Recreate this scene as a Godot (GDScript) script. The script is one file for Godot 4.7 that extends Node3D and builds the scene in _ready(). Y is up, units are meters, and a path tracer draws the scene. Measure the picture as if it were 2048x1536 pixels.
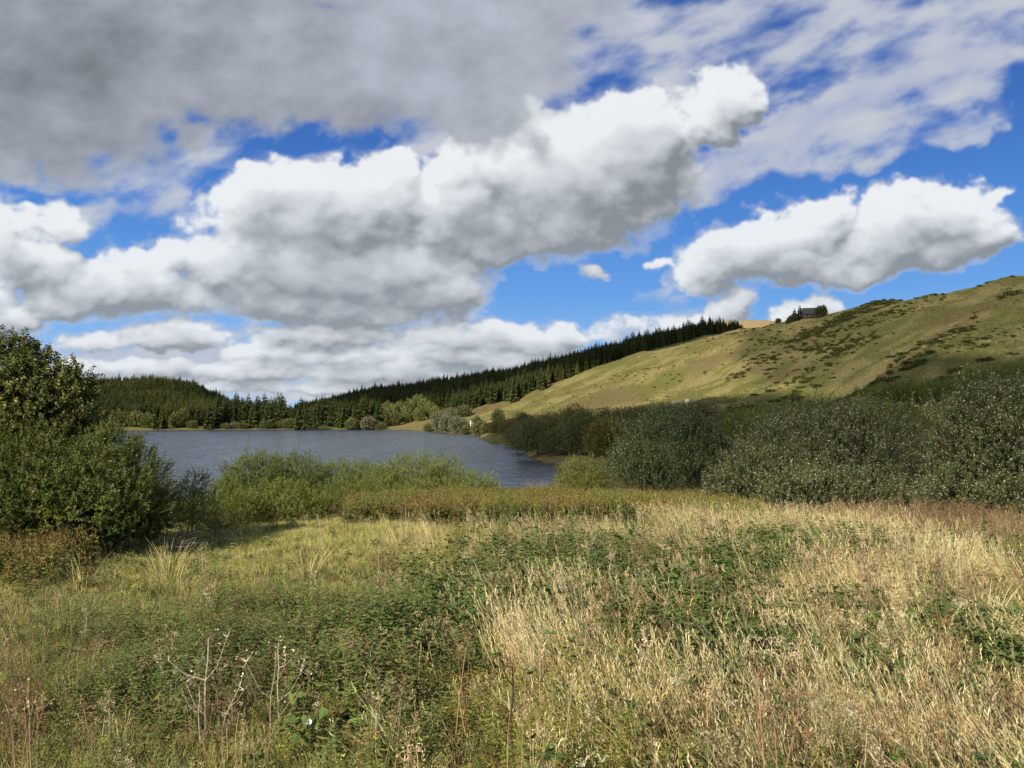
extends Node3D

# ---------------------------------------------------------------- camera, sky, sun, exposure
const EYE := Vector3(0, 7.0, 0)          # the lake lies at y = 0
const PITCH := 2.545                      # degrees up
const FOCAL := 1507.0                     # chart units of the sky map and of bearings, see bearing()
var sun_towards := Vector3(-0.50, 0.57, 0.65).normalized()
var rng := RandomNumberGenerator.new()
var noise_a := FastNoiseLite.new()
var noise_b := FastNoiseLite.new()
var noise_c := FastNoiseLite.new()
var names := {}

func _ready() -> void:
	rng.seed = 77
	var cam := Camera3D.new()
	cam.name = "camera"
	cam.fov = 54.0
	cam.near = 0.1
	cam.far = 9000.0
	cam.position = EYE
	cam.rotation_degrees = Vector3(PITCH, 0, 0)
	add_child(cam)
	cam.current = true
	var env := Environment.new()
	env.background_mode = Environment.BG_SKY
	var sky := Sky.new()
	var pano := PanoramaSkyMaterial.new()
	pano.panorama = ImageTexture.create_from_image(make_sky())
	pano.energy_multiplier = 0.69
	sky.sky_material = pano
	env.sky = sky
	env.tonemap_mode = Environment.TONE_MAPPER_LINEAR
	env.tonemap_exposure = 1.46
	env.sdfgi_enabled = true
	env.ssao_enabled = true
	env.ssil_enabled = true
	var we := WorldEnvironment.new()
	we.name = "world_environment"
	we.environment = env
	add_child(we)
	var sun := DirectionalLight3D.new()
	sun.name = "sun"
	sun.light_energy = 1.6
	sun.light_color = Color(1.0, 0.95, 0.86)
	sun.light_angular_distance = 0.53
	sun.shadow_enabled = true
	sun.look_at_from_position(sun_towards * 100.0, Vector3.ZERO)
	add_child(sun)
	build_all()

# ---------------------------------------------------------------- small helpers
func lin(r: float, g: float, b: float) -> Color:   # 0..255 screen values to linear
	return Color(r / 255.0, g / 255.0, b / 255.0).srgb_to_linear()

func numbered(called: String) -> String:
	if not names.has(called):
		names[called] = 0
		return called
	names[called] += 1
	return "%s_%03d" % [called, names[called]]

func tag(o: Node, label := "", category := "", group := "", kind := "") -> Node:
	if label != "": o.set_meta("label", label)
	if category != "": o.set_meta("category", category)
	if group != "": o.set_meta("group", group)
	if kind != "": o.set_meta("kind", kind)
	return o

func base(called: String, at: Vector3, turn := 0.0, size := 1.0) -> Node3D:
	var o := Node3D.new()
	o.name = numbered(called)
	add_child(o)
	o.position = at
	o.rotation.y = turn
	o.scale = Vector3.ONE * size
	return o

func put(called: String, mesh: Mesh, m: Material, parent: Node = null) -> MeshInstance3D:
	var o := MeshInstance3D.new()
	o.name = called if parent else numbered(called)
	o.mesh = mesh
	o.material_override = m
	(parent if parent else self).add_child(o, true)
	return o

func many(called: String, mesh: Mesh, m: Material, xf: Array, cols: Array, parent: Node = null) -> MultiMeshInstance3D:
	var mm := MultiMesh.new()
	mm.transform_format = MultiMesh.TRANSFORM_3D
	mm.use_colors = cols.size() > 0
	mm.mesh = mesh
	mm.instance_count = xf.size()
	for i in xf.size():
		mm.set_instance_transform(i, xf[i])
		if cols.size() > 0:
			mm.set_instance_color(i, cols[i])
	var o := MultiMeshInstance3D.new()
	o.name = called if parent else numbered(called)
	o.multimesh = mm
	o.material_override = m
	(parent if parent else self).add_child(o, true)
	return o

# a mesh under construction: plain arrays of triangles with a colour for each corner
class Build:
	var v := PackedVector3Array()
	var c := PackedColorArray()
	func tri(a: Vector3, b: Vector3, d: Vector3, col: Color) -> void:
		v.append(a); v.append(b); v.append(d)
		c.append(col); c.append(col); c.append(col)
	func quad(a: Vector3, b: Vector3, d: Vector3, e: Vector3, col: Color) -> void:
		tri(a, b, d, col); tri(a, d, e, col)
	# a leaf: a long diamond, folded a little along its midrib
	func leaf(at: Vector3, along: Vector3, side: Vector3, length: float, width: float, col: Color) -> void:
		var n := along.cross(side) * width * 0.18
		var tip := at + along * length
		var mid := at + along * length * 0.45
		tri(at, mid + side * width * 0.5 + n, tip, col)
		tri(at, tip, mid - side * width * 0.5 + n, col)
	# a tapered tube of n sides along points
	func tube(pts: Array, r0: float, r1: float, n: int, col: Color) -> void:
		var rings := []
		for i in pts.size():
			var d: Vector3 = (pts[mini(i + 1, pts.size() - 1)] - pts[maxi(i - 1, 0)]).normalized()
			var s := d.cross(Vector3(0.31, 0.2, 0.93)).normalized()
			var t := d.cross(s)
			var r := lerpf(r0, r1, float(i) / (pts.size() - 1))
			var ring := []
			for k in n:
				var a := TAU * k / n
				ring.append(pts[i] + (s * cos(a) + t * sin(a)) * r)
			rings.append(ring)
		for i in pts.size() - 1:
			for k in n:
				quad(rings[i][k], rings[i][(k + 1) % n], rings[i + 1][(k + 1) % n], rings[i + 1][k], col)
		for k in n - 2:
			tri(rings[-1][0], rings[-1][k + 1], rings[-1][k + 2], col)
	func blade(at: Vector3, along: Vector3, side: Vector3, bend: Vector3, length: float, width: float, col: Color, segs := 2) -> void:
		var l := at - side * width * 0.5
		var r := at + side * width * 0.5
		for i in range(1, segs + 1):
			var t := float(i) / segs
			var p := at + along * length * t + bend * length * t * t
			if i == segs:
				tri(l, p, r, col)
			else:
				var w := width * (1.0 - 0.5 * t)
				var l2 := p - side * w * 0.5
				var r2 := p + side * w * 0.5
				quad(l, l2, r2, r, col)
				l = l2; r = r2
	func box(lo: Vector3, hi: Vector3, col: Color) -> void:
		var p := []
		for i in 8:
			p.append(Vector3(hi.x if i & 1 else lo.x, hi.y if i & 2 else lo.y, hi.z if i & 4 else lo.z))
		for f in [[0, 1, 3, 2], [4, 6, 7, 5], [0, 2, 6, 4], [1, 5, 7, 3], [0, 4, 5, 1], [2, 3, 7, 6]]:
			quad(p[f[0]], p[f[1]], p[f[2]], p[f[3]], col)
	func mesh() -> ArrayMesh:
		var arr := []
		arr.resize(Mesh.ARRAY_MAX)
		arr[Mesh.ARRAY_VERTEX] = v
		arr[Mesh.ARRAY_COLOR] = c
		var m := ArrayMesh.new()
		m.add_surface_from_arrays(Mesh.PRIMITIVE_TRIANGLES, arr)
		return m

func rnd(a: float, b: float) -> float:
	return rng.randf_range(a, b)

func rdir() -> Vector3:
	var y := rnd(-1, 1)
	var a := rnd(0, TAU)
	var s := sqrt(1.0 - y * y)
	return Vector3(s * cos(a), y, s * sin(a))

func vary(c: Color, amount: float) -> Color:
	var k := 1.0 + rnd(-amount, amount)
	return Color(c.r * k * (1.0 + rnd(-amount, amount) * 0.3), c.g * k, c.b * k * (1.0 + rnd(-amount, amount) * 0.3))

func plant_material(rough := 0.62, through := 0.5) -> StandardMaterial3D:
	var m := StandardMaterial3D.new()
	m.vertex_color_use_as_albedo = true
	m.roughness = rough
	m.metallic_specular = 0.22
	m.cull_mode = BaseMaterial3D.CULL_DISABLED
	if through > 0.0:
		m.backlight_enabled = true
		m.backlight = Color(through * 0.95, through, through * 0.6)
	return m

func plain_material(c: Color, rough := 0.9) -> StandardMaterial3D:
	var m := StandardMaterial3D.new()
	m.albedo_color = c.linear_to_srgb()
	m.roughness = rough
	return m

# bearing of a chart column (1024 is straight ahead) and a point on the ground at that bearing and distance
func bearing(col: float) -> float:
	return atan((col - 1024.0) / FOCAL)

func spot(col: float, dist: float, lift := 0.0) -> Vector3:
	var a := bearing(col)
	var x := sin(a) * dist
	var z := -cos(a) * dist
	return Vector3(x, ground(x, z) + lift, z)
# ---------------------------------------------------------------- the sky: air and clouds, by direction
# clouds as soft ellipses on a chart of the sky: column, row, half width, half height, tilt in degrees, weight
const CUMULUS := [
	[1150, 360, 270, 150, -12, 1.25], [1010, 330, 140, 90, -10, 1.1], [1310, 270, 110, 95, -30, 1.1], [1440, 205, 85, 80, -20, 1.0], [1240, 300, 150, 110, -15, 1.1],
	[1070, 250, 80, 50, 0, 0.8], [1160, 445, 150, 65, -12, 1.0], [930, 330, 80, 60, 0, 0.9],
	[650, 420, 260, 120, -4, 1.25], [690, 370, 110, 75, 0, 1.1], [540, 390, 120, 70, -15, 1.0], [790, 360, 80, 55, 10, 0.9], [880, 420, 150, 90, 0, 1.1],
	[620, 540, 270, 105, 3, 1.25], [480, 520, 120, 70, -10, 1.1], [800, 540, 200, 90, 0, 1.1], [900, 585, 100, 50, -6, 1.0], [640, 614, 230, 42, 2, 1.0],
	[250, 576, 190, 60, 3, 1.1], [280, 525, 90, 45, 0, 0.9], [355, 510, 50, 32, 0, 0.7], [130, 596, 100, 46, 0, 0.9], [980, 470, 110, 60, -15, 0.8],
	[10, 480, 60, 75, 0, 0.9], [70, 540, 100, 60, 10, 0.9], [120, 450, 70, 40, 0, 0.55], [20, 640, 75, 34, 0, 1.0],
	[330, 676, 130, 28, 0, 1.0], [200, 684, 90, 22, 0, 0.9], [375, 664, 66, 26, 0, 1.0], [520, 708, 100, 22, 0, 0.9], [900, 672, 90, 36, 0, 1.0], [1050, 685, 120, 38, 5, 1.0],
	[1010, 664, 70, 28, 0, 0.9], [1130, 675, 60, 30, 10, 0.9], [960, 715, 200, 34, 3, 1.0], [700, 715, 150, 24, 0, 0.8], [640, 672, 160, 26, 0, 0.8],
	[260, 735, 170, 22, 0, 0.85], [480, 742, 170, 22, 0, 0.85], [760, 750, 190, 22, 0, 0.85], [400, 775, 200, 16, 0, 0.75], [640, 778, 160, 14, 0, 0.75], [820, 735, 130, 24, 0, 0.8], [160, 770, 160, 20, 0, 0.7],
	[1530, 490, 190, 78, -14, 1.2], [1640, 440, 95, 62, -15, 1.0], [1440, 535, 110, 48, -8, 1.0], [1600, 540, 130, 42, -4, 1.0],
	[1850, 440, 135, 88, -10, 1.2], [1760, 490, 110, 70, -12, 1.1], [1930, 470, 110, 55, -12, 0.9], [1850, 385, 50, 42, 0, 0.9], [1985, 410, 60, 26, -35, 0.7], [1730, 545, 80, 26, 0, 0.75], [1880, 510, 110, 40, -8, 0.9],
	[1455, 618, 55, 34, -8, 1.05], [1410, 640, 50, 22, 0, 0.8], [1400, 582, 50, 13, -6, 0.5], [1600, 632, 65, 26, -5, 1.05], [1645, 615, 36, 22, 0, 0.9], [1180, 552, 32, 18, 0, 0.42], [1316, 515, 22, 12, 0, 0.5], [1290, 655, 110, 22, -6, 0.25],
	[-150, 600, 200, 90, 0, 1.0], [-260, 420, 240, 120, 0, 1.0], [2200, 500, 120, 60, -10, 1.0],
]
const DECK := [   # column, row, half width, half height, tilt, weight, lightness of its underside
	[200, 20, 420, 190, 0, 1.3, 0.42], [120, 190, 330, 190, 0, 1.2, 0.36], [60, 300, 190, 90, -14, 0.85, 0.52], [560, 120, 380, 170, 3, 1.2, 0.50], [860, 90, 320, 170, 5, 1.2, 0.68],
	[880, 200, 230, 100, 8, 0.8, 0.60], [700, 215, 230, 85, 5, 0.85, 0.54], [1000, -20, 320, 170, 0, 0.9, 0.72], [500, -160, 900, 220, 0, 1.3, 0.55], [-250, 120, 330, 260, 0, 1.2, 0.46], [400, 215, 180, 70, -10, 0.8, 0.46],
	[560, 20, 90, 60, 10, 0.2, 0.95], [130, 255, 160, 60, -5, 0.5, 0.42],
]
const VEIL := [   # thin streaks: column, row, half width, half height, tilt, weight
	[1500, 60, 560, 150, -12, 0.75], [1850, 60, 420, 150, -14, 0.8], [1180, 100, 260, 130, -10, 0.9], [1620, 260, 330, 70, -24, 1.5], [1470, 315, 200, 55, -24, 1.5], [1850, 165, 290, 85, -26, 1.35], [1700, 290, 190, 50, -10, 0.9], [1900, 250, 130, 40, -14, 0.5],
	[300, 320, 240, 60, -8, 0.6], [520, 310, 180, 40, -5, 0.5], [310, 405, 85, 52, 0, 0.75], [150, 430, 120, 50, 0, 0.6], [900, 260, 160, 50, 0, 0.6], [1060, 170, 160, 60, -20, 0.8], [640, 795, 620, 26, 0, 0.9], [300, 720, 520, 70, 0, 0.9], [800, 700, 420, 90, 0, 0.8], [1280, 640, 140, 40, -8, 0.5],
]
const G0 := Vector2(-420, -300)      # coarse chart grid
const GS := 10.0
const GW := 290
const GH := 130

func splat(list: Array, grid: PackedFloat32Array, shade: PackedFloat32Array) -> void:
	for b in list:
		var ca := cos(deg_to_rad(b[4]))
		var sa := sin(deg_to_rad(b[4]))
		var reach := maxf(b[2], b[3]) * 1.5
		var x0 := clampi(int((b[0] - reach - G0.x) / GS), 0, GW - 1)
		var x1 := clampi(int((b[0] + reach - G0.x) / GS), 0, GW - 1)
		var y0 := clampi(int((b[1] - reach - G0.y) / GS), 0, GH - 1)
		var y1 := clampi(int((b[1] + reach - G0.y) / GS), 0, GH - 1)
		for y in range(y0, y1 + 1):
			for x in range(x0, x1 + 1):
				var dx: float = G0.x + x * GS - b[0]
				var dy: float = G0.y + y * GS - b[1]
				var u: float = (dx * ca + dy * sa) / b[2]
				var w: float = (-dx * sa + dy * ca) / b[3]
				var e: float = 1.0 - (u * u + w * w) * 1.06
				if e > -0.4:
					var i := y * GW + x
					e *= b[5]
					if b.size() > 6:
						var k := clampf(e, 0.0, 1.0)
						shade[i] = lerpf(shade[i], (b[6] - 0.5) * 1.35 + 0.5, k * 0.75)
					# a soft union
					var a := grid[i]
					var h := clampf(0.5 + 0.5 * (e - a) / 0.22, 0.0, 1.0)
					grid[i] = lerpf(a, e, h) + 0.22 * h * (1.0 - h)

func look(grid: PackedFloat32Array, x: float, y: float) -> float:
	var gx := clampf((x - G0.x) / GS, 0.0, GW - 1.01)
	var gy := clampf((y - G0.y) / GS, 0.0, GH - 1.01)
	var ix := int(gx)
	var iy := int(gy)
	gx -= ix
	gy -= iy
	var i := iy * GW + ix
	return lerpf(lerpf(grid[i], grid[i + 1], gx), lerpf(grid[i + GW], grid[i + GW + 1], gx), gy)

func air(el: float) -> Color:   # clear air by elevation in degrees
	var stops := [[-5.0, lin(176, 203, 236)], [1.5, lin(170, 202, 238)], [5.0, lin(138, 186, 238)], [9.0, lin(106, 163, 230)], [14.0, lin(82, 138, 214)], [20.0, lin(64, 112, 190)], [28.0, lin(57, 98, 172)], [50.0, lin(40, 76, 150)], [90.0, lin(34, 64, 130)]]
	for i in stops.size() - 1:
		if el <= stops[i + 1][0]:
			return stops[i][1].lerp(stops[i + 1][1], clampf((el - stops[i][0]) / (stops[i + 1][0] - stops[i][0]), 0.0, 1.0))
	return stops[-1][1]

func make_sky() -> Image:
	var n1 := FastNoiseLite.new()
	n1.noise_type = FastNoiseLite.TYPE_SIMPLEX_SMOOTH
	n1.seed = 5
	n1.frequency = 1.0
	n1.fractal_type = FastNoiseLite.FRACTAL_FBM
	n1.fractal_octaves = 5
	n1.fractal_gain = 0.55
	var n2: FastNoiseLite = n1.duplicate()
	n2.seed = 91
	var n3 := FastNoiseLite.new()      # cauliflower tops
	n3.noise_type = FastNoiseLite.TYPE_CELLULAR
	n3.cellular_return_type = FastNoiseLite.RETURN_DISTANCE
	n3.cellular_distance_function = FastNoiseLite.DISTANCE_EUCLIDEAN
	n3.fractal_type = FastNoiseLite.FRACTAL_NONE
	n3.frequency = 1.0
	n3.seed = 12
	var n4: FastNoiseLite = n1.duplicate()
	n4.seed = 33
	n4.fractal_octaves = 2
	var white := lin(238, 241, 243)
	var pale := lin(203, 208, 213)
	var grey := lin(136, 142, 147)
	var veil_c := lin(184, 191, 209)
	# all round, coarse: broken cloud like that in view
	var cw := 512
	var ch := 256
	var coarse := PackedFloat32Array()
	coarse.resize(cw * ch * 3)
	for y in ch:
		var el := 90.0 - (y + 0.5) * 180.0 / ch
		var clear := air(el)
		for x in cw:
			var az := (x + 0.5) / cw * TAU - PI
			var h := maxf(sin(deg_to_rad(el)), 0.0) + 0.12
			var px := sin(az) * cos(deg_to_rad(el)) / h
			var pz := cos(az) * cos(deg_to_rad(el)) / h
			var d := n1.get_noise_2d(px * 0.55, pz * 0.55) + 0.5 * n2.get_noise_2d(px * 1.4, pz * 1.4)
			var a := smoothstep(-0.12, 0.22, d)
			var lit := 1.0 - smoothstep(0.05, 0.55, d)
			var c := clear.lerp(grey.lerp(white, lit * 0.85), a * 0.92)
			var i := (y * cw + x) * 3
			coarse[i] = c.r
			coarse[i + 1] = c.g
			coarse[i + 2] = c.b
	var img := Image.create_from_data(cw, ch, false, Image.FORMAT_RGBF, coarse.to_byte_array())
	img.resize(4096, 2048, Image.INTERPOLATE_CUBIC)
	# the charted part, fine
	var cum := PackedFloat32Array()
	cum.resize(GW * GH)
	cum.fill(-0.6)
	var deck := cum.duplicate()
	var veil := cum.duplicate()
	var shade := PackedFloat32Array()
	shade.resize(GW * GH)
	shade.fill(0.6)
	splat(CUMULUS, cum, shade)
	splat(DECK, deck, shade)
	splat(VEIL, veil, shade)
	var x0 := 1568
	var y0 := 560
	var w := 960
	var hgt := 490
	var dens := PackedFloat32Array()
	dens.resize(w * hgt)
	var broad := dens.duplicate()      # the same without its finest puffs, for how light falls on it
	var cx := PackedFloat32Array()
	cx.resize(w * hgt)
	var cy := cx.duplicate()
	var cp := cos(deg_to_rad(PITCH))
	var sp := sin(deg_to_rad(PITCH))
	for y in hgt:
		var el := PI * 0.5 - (y0 + y + 0.5) * PI / 2048.0
		for x in w:
			var az := (x0 + x + 0.5) / 4096.0 * TAU - PI
			var dx := sin(az) * cos(el)
			var dy := sin(el)
			var dz := cos(az) * cos(el)
			var fy := dy * cp - dz * sp
			var fz := dz * cp + dy * sp
			var px := 1024.0 + dx / fz * FOCAL
			var py := 768.0 - fy / fz * FOCAL
			var i := y * w + x
			cx[i] = px
			cy[i] = py
			var far := clampf((py - 430.0) / 300.0, 0.0, 1.0)   # clouds low in the sky are far, so finer
			var wx := lerpf(n1.get_noise_2d(px * 0.0052, py * 0.0062), n1.get_noise_2d(px * 0.011, py * 0.020) * 0.42, far) * 62.0
			var wy := lerpf(n2.get_noise_2d(px * 0.0052, py * 0.0062), n2.get_noise_2d(px * 0.011, py * 0.020) * 0.30, far) * 56.0
			var d := look(cum, px + wx, py + wy)
			var e := d
			if d > -0.55:
				var qx := px + wx * 0.5
				var qy := py + wy * 0.5
				var d1 := lerpf(n3.get_noise_2d(qx * 0.010, qy * 0.012), n3.get_noise_2d(qx * 0.018, qy * 0.032), far) + 1.0
				var d2 := lerpf(n3.get_noise_2d(qx * 0.024 + 70.0, qy * 0.028), n3.get_noise_2d(qx * 0.038, qy * 0.064 + 70.0), far) + 1.0
				var puff := (0.55 - d1 * d1) * 0.36 + (0.55 - d2 * d2) * 0.19
				var wisp := n2.get_noise_2d(px * 0.018, py * 0.024)
				d += puff + wisp * lerpf(0.34, 0.24, far) + n1.get_noise_2d(px * 0.006, py * 0.009) * 0.30 - 0.07
				e += puff + n4.get_noise_2d(px * 0.011, py * 0.015) * 0.2 - 0.05
			dens[i] = d
			broad[i] = e
	var fine := PackedFloat32Array()
	fine.resize(w * hgt * 3)
	var steps := [5.0, 11.0, 20.0, 32.0, 50.0, 74.0]
	var weights := [0.16, 0.17, 0.18, 0.19, 0.20, 0.2]
	for y in hgt:
		var el := 90.0 - (y0 + y + 0.5) * 180.0 / 2048.0
		var clear := air(el)
		for x in w:
			var i := y * w + x
			var px := cx[i]
			var py := cy[i]
			var c := clear
			var s := lerpf(0.3, 1.0, clampf((800.0 - py) / 420.0, 0.0, 1.0))
			# thin streaks, combed along their tilt
			var v := look(veil, px + n1.get_noise_2d(px * 0.006, py * 0.006) * 60.0, py + n2.get_noise_2d(px * 0.006, py * 0.006) * 45.0)
			if v > -0.3:
				var tx := px * 0.94 - py * 0.34
				var ty := px * 0.34 + py * 0.94
				var f := n4.get_noise_2d(tx * 0.0030, ty * 0.010) * 0.55 + n1.get_noise_2d(tx * 0.006, ty * 0.017) * 0.55 + n2.get_noise_2d(tx * 0.016, ty * 0.036) * 0.14
				var va := smoothstep(-0.25, 1.0, v * 0.85 + f * 1.25) * smoothstep(-0.3, 0.25, v)
				c = c.lerp(veil_c.lerp(pale, clampf(f * 1.6 + 0.15, 0.0, 1.0)), va * 0.9)
			var d := dens[i]
			if d > -0.6 and d < 0.3:      # torn, see-through fringes
				var torn := smoothstep(-0.42, 0.16, d + n1.get_noise_2d(px * 0.011 + 3.0, py * 0.017) * 0.55)
				c = c.lerp(veil_c.lerp(pale, 0.5), torn * 0.42)
			var a := smoothstep(-0.08, 0.38, d + n2.get_noise_2d(px * 0.045, py * 0.055) * 0.12)
			if a > 0.0:
				var t := 0.0
				var slope := 0.0
				for k in 6:
					var sx := x - int(steps[k] * 0.45 * s)
					var sy := y - maxi(1, int(steps[k] * s))
					if sy >= 0 and sx >= 0:
						var there := broad[sy * w + sx]
						t += weights[k] * clampf(there + 0.05, 0.0, 1.0)
						if k < 4:
							slope += clampf(lerpf(broad[i], d, 0.3) - there, -0.6, 0.6) * [0.3, 0.34, 0.3, 0.26][k]
				var lit := 0.13 + 0.78 * exp(-t * 1.6) + slope * (0.5 + 0.75 * exp(-t * 1.4)) * lerpf(1.35, 1.0, s)
				lit += n4.get_noise_2d(px * 0.006, py * 0.009) * 0.12
				lit = clampf(lit, 0.0, 1.0)
				var col := grey.lerp(pale, clampf(lit * 2.0, 0.0, 1.0)).lerp(white, clampf(lit * 2.0 - 1.0, 0.0, 1.0))
				if s < 0.95:
					col = col.lerp(lin(196, 208, 224), (1.0 - s) * 0.30)
				c = c.lerp(col, a * 0.97)
			var kd := look(deck, px + n1.get_noise_2d(px * 0.004 + 9.0, py * 0.005) * 110.0, py + n2.get_noise_2d(px * 0.004, py * 0.005 + 7.0) * 80.0)
			if kd > -0.5:
				var f2 := n2.get_noise_2d(px * 0.0045, py * 0.007) * 0.6 + n1.get_noise_2d(px * 0.018, py * 0.022) * 0.12
				var ka := smoothstep(-0.12, 0.62, kd + f2 * 0.8)
				if ka > 0.0:
					var sh := look(shade, px + n2.get_noise_2d(px * 0.006, py * 0.008) * 90.0, py + n1.get_noise_2d(px * 0.006, py * 0.008) * 60.0)
					var tone := clampf(sh + f2 * 0.42 + (1.0 - ka) * 0.12, 0.0, 1.0)
					var col := lin(92, 97, 98).lerp(lin(196, 203, 216), clampf(tone, 0.0, 1.0))
					c = c.lerp(col, ka * 0.97)
			# join to the sky all round
			var e := smoothstep(0.0, 40.0, float(mini(x, w - 1 - x))) * smoothstep(0.0, 60.0, float(y))
			if e < 1.0:
				c = img.get_pixel(x0 + x, y0 + y).lerp(c, e)
			fine[i * 3] = c.r
			fine[i * 3 + 1] = c.g
			fine[i * 3 + 2] = c.b
	var part := Image.create_from_data(w, hgt, false, Image.FORMAT_RGBF, fine.to_byte_array())
	img.blit_rect(part, Rect2i(0, 0, w, hgt), Vector2i(x0, y0))
	# a panorama begins straight ahead
	var turned := Image.create_empty(4096, 2048, false, Image.FORMAT_RGBF)
	turned.blit_rect(img, Rect2i(2048, 0, 2048, 2048), Vector2i(0, 0))
	turned.blit_rect(img, Rect2i(0, 0, 2048, 2048), Vector2i(2048, 0))
	return turned
# ---------------------------------------------------------------- the lie of the land
# height above the lake along bearings (chart columns): distance, height, distance, height ...
const NEAR := [0, 5.3, 4, 4.15, 10, 3.95, 20, 3.6, 30, 3.0, 45, 2.0, 60, 1.0]
const LAND := [
	[-900, [72, 0.1, 80, -0.8, 110, -2, 430, -2, 452, 0, 470, 1.5, 560, 6, 700, 14, 900, 10, 1500, 20, 4000, 30]],
	[0, [72, 0.1, 80, -0.8, 110, -2, 430, -2, 452, 0, 470, 1.5, 550, 9, 700, 24, 900, 10, 1500, 16, 4000, 26]],
	[180, [72, 0.1, 80, -0.8, 110, -2, 432, -2, 454, 0, 470, 1.5, 540, 9, 690, 27, 900, 10, 1500, 12, 4000, 24]],
	[300, [72, 0.1, 80, -0.8, 110, -2, 434, -2, 456, 0, 470, 1.5, 530, 8, 690, 31, 900, 8, 1500, 12, 4000, 20]],
	[390, [72, 0.1, 80, -0.8, 110, -2, 438, -2, 460, 0, 474, 1.5, 530, 7, 690, 28, 900, 8, 1500, 10, 4000, 20]],
	[460, [72, 0.1, 80, -0.8, 110, -2, 438, -2, 460, 0, 474, 1.5, 560, 4, 670, 11, 900, 3, 1500, 5, 4000, 18]],
	[560, [73, 0.1, 80, -0.8, 110, -2, 440, -2, 462, 0, 474, 1.5, 560, 2, 660, 2, 900, 2, 1500, 3, 4000, 16]],
	[640, [73, 0.1, 80, -0.8, 110, -2, 428, -2, 448, 0, 462, 1.5, 540, 3, 620, 8, 710, 14, 900, 4, 1500, 8, 4000, 16]],
	[740, [74, 0.1, 80, -0.8, 110, -2, 418, -2, 438, 0, 450, 1.2, 520, 4, 590, 13, 700, 25, 900, 10, 1500, 10, 4000, 20]],
	[800, [74, 0.1, 80, -0.8, 110, -2, 404, -2, 424, 0, 436, 1.2, 500, 5, 580, 16, 690, 28, 900, 14, 1500, 10, 4000, 20]],
	[850, [74, 0.1, 80, -0.8, 110, -2, 370, -2, 390, 0, 400, 1.5, 440, 5, 570, 18, 680, 30.5, 900, 18, 1500, 20, 4000, 20]],
	[930, [75, 0.1, 82, -0.8, 110, -2, 300, -2, 320, 0, 332, 1.5, 400, 5, 430, 7, 555, 21, 670, 34, 900, 22, 1500, 30, 4000, 20]],
	[1020, [75, 0.1, 82, -0.8, 110, -1.5, 172, -1.5, 192, 0, 202, 1.5, 260, 3.6, 335, 5.6, 360, 6.8, 440, 15.6, 550, 28, 660, 40, 900, 30, 1500, 30, 4000, 20]],
	[1085, [76, 0.1, 84, -0.7, 100, -0.8, 120, 0.1, 128, 1.2, 200, 3, 300, 5.6, 345, 8.5, 400, 16.5, 455, 23.5, 550, 36, 660, 46, 900, 38, 1500, 30, 4000, 20]],
	[1125, [75, 0.4, 95, 0.25, 120, 0.8, 128, 1.4, 200, 3.2, 290, 5.8, 340, 9.5, 400, 19, 460, 28.5, 550, 40, 660, 49, 900, 42, 1500, 30, 4000, 20]],
	[1200, [75, 0.8, 95, 0.9, 130, 1.6, 200, 3.6, 280, 7.2, 340, 14.5, 400, 25, 470, 37, 560, 48, 660, 57, 900, 48, 1500, 30, 4000, 20]],
	[1300, [75, 1.2, 95, 1.5, 130, 2.3, 200, 5, 260, 9, 320, 18, 400, 34, 500, 50.5, 570, 58, 670, 66, 900, 55, 1500, 30, 4000, 20]],
	[1400, [75, 1.5, 95, 1.8, 130, 2.7, 190, 6, 240, 10.5, 300, 19, 380, 36, 450, 50, 530, 62, 600, 68, 690, 73, 900, 60, 1500, 30, 4000, 20]],
	[1480, [75, 1.8, 95, 2.1, 130, 3.2, 180, 6.8, 230, 11.5, 290, 21, 360, 36, 440, 54, 550, 67, 620, 69, 900, 60, 1500, 30, 4000, 20]],
	[1560, [75, 2.0, 95, 2.4, 125, 3.5, 175, 7.5, 225, 13, 285, 24, 350, 38, 420, 54, 505, 66.2, 600, 69, 900, 60, 1500, 30, 4000, 20]],
	[1640, [75, 2.2, 95, 2.7, 120, 3.8, 170, 8.5, 220, 15.5, 280, 27, 340, 40.5, 400, 54.5, 455, 64.4, 520, 68, 900, 60, 1500, 30, 4000, 20]],
	[1750, [75, 2.4, 95, 3, 115, 4.2, 160, 9, 210, 17, 270, 29.5, 330, 44, 390, 58, 425, 64.6, 500, 69, 900, 60, 1500, 30, 4000, 20]],
	[1850, [75, 2.6, 95, 3.3, 110, 4.4, 150, 9.4, 200, 18, 260, 30.5, 320, 46, 370, 58, 402, 63.8, 480, 69, 900, 60, 1500, 30, 4000, 20]],
	[2048, [75, 2.8, 95, 3.6, 110, 4.9, 150, 11, 200, 21, 260, 34.5, 320, 51, 382, 67, 460, 74, 900, 70, 1500, 30, 4000, 20]],
	[2700, [75, 3, 95, 4, 110, 5.5, 150, 12, 200, 23, 260, 37, 320, 54, 380, 70, 460, 78, 900, 74, 1500, 30, 4000, 20]],
]
# spurs: column and distance along the crest, height, half width, depth of the gully behind
const SPURS := [
	[[[1430, 305], [1498, 322], [1655, 331], [1757, 362], [1850, 402]], 8.5, 14.0, 15.0],
	[[[1800, 175], [1887, 214], [1960, 232], [2060, 262], [2200, 300]], 7.5, 12.0, 11.0],
	[[[1150, 395], [1250, 408], [1380, 432], [1480, 470]], 3.4, 10.0, 4.5],
	[[[1560, 225], [1700, 250], [1800, 275], [1900, 290]], 3.4, 10.0, 4.5],
]
const AZ_N := 200          # table: bearings -50..50 degrees, distances on a growing scale
const R_N := 260
var table := PackedFloat32Array()
var spur_pts := []

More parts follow.
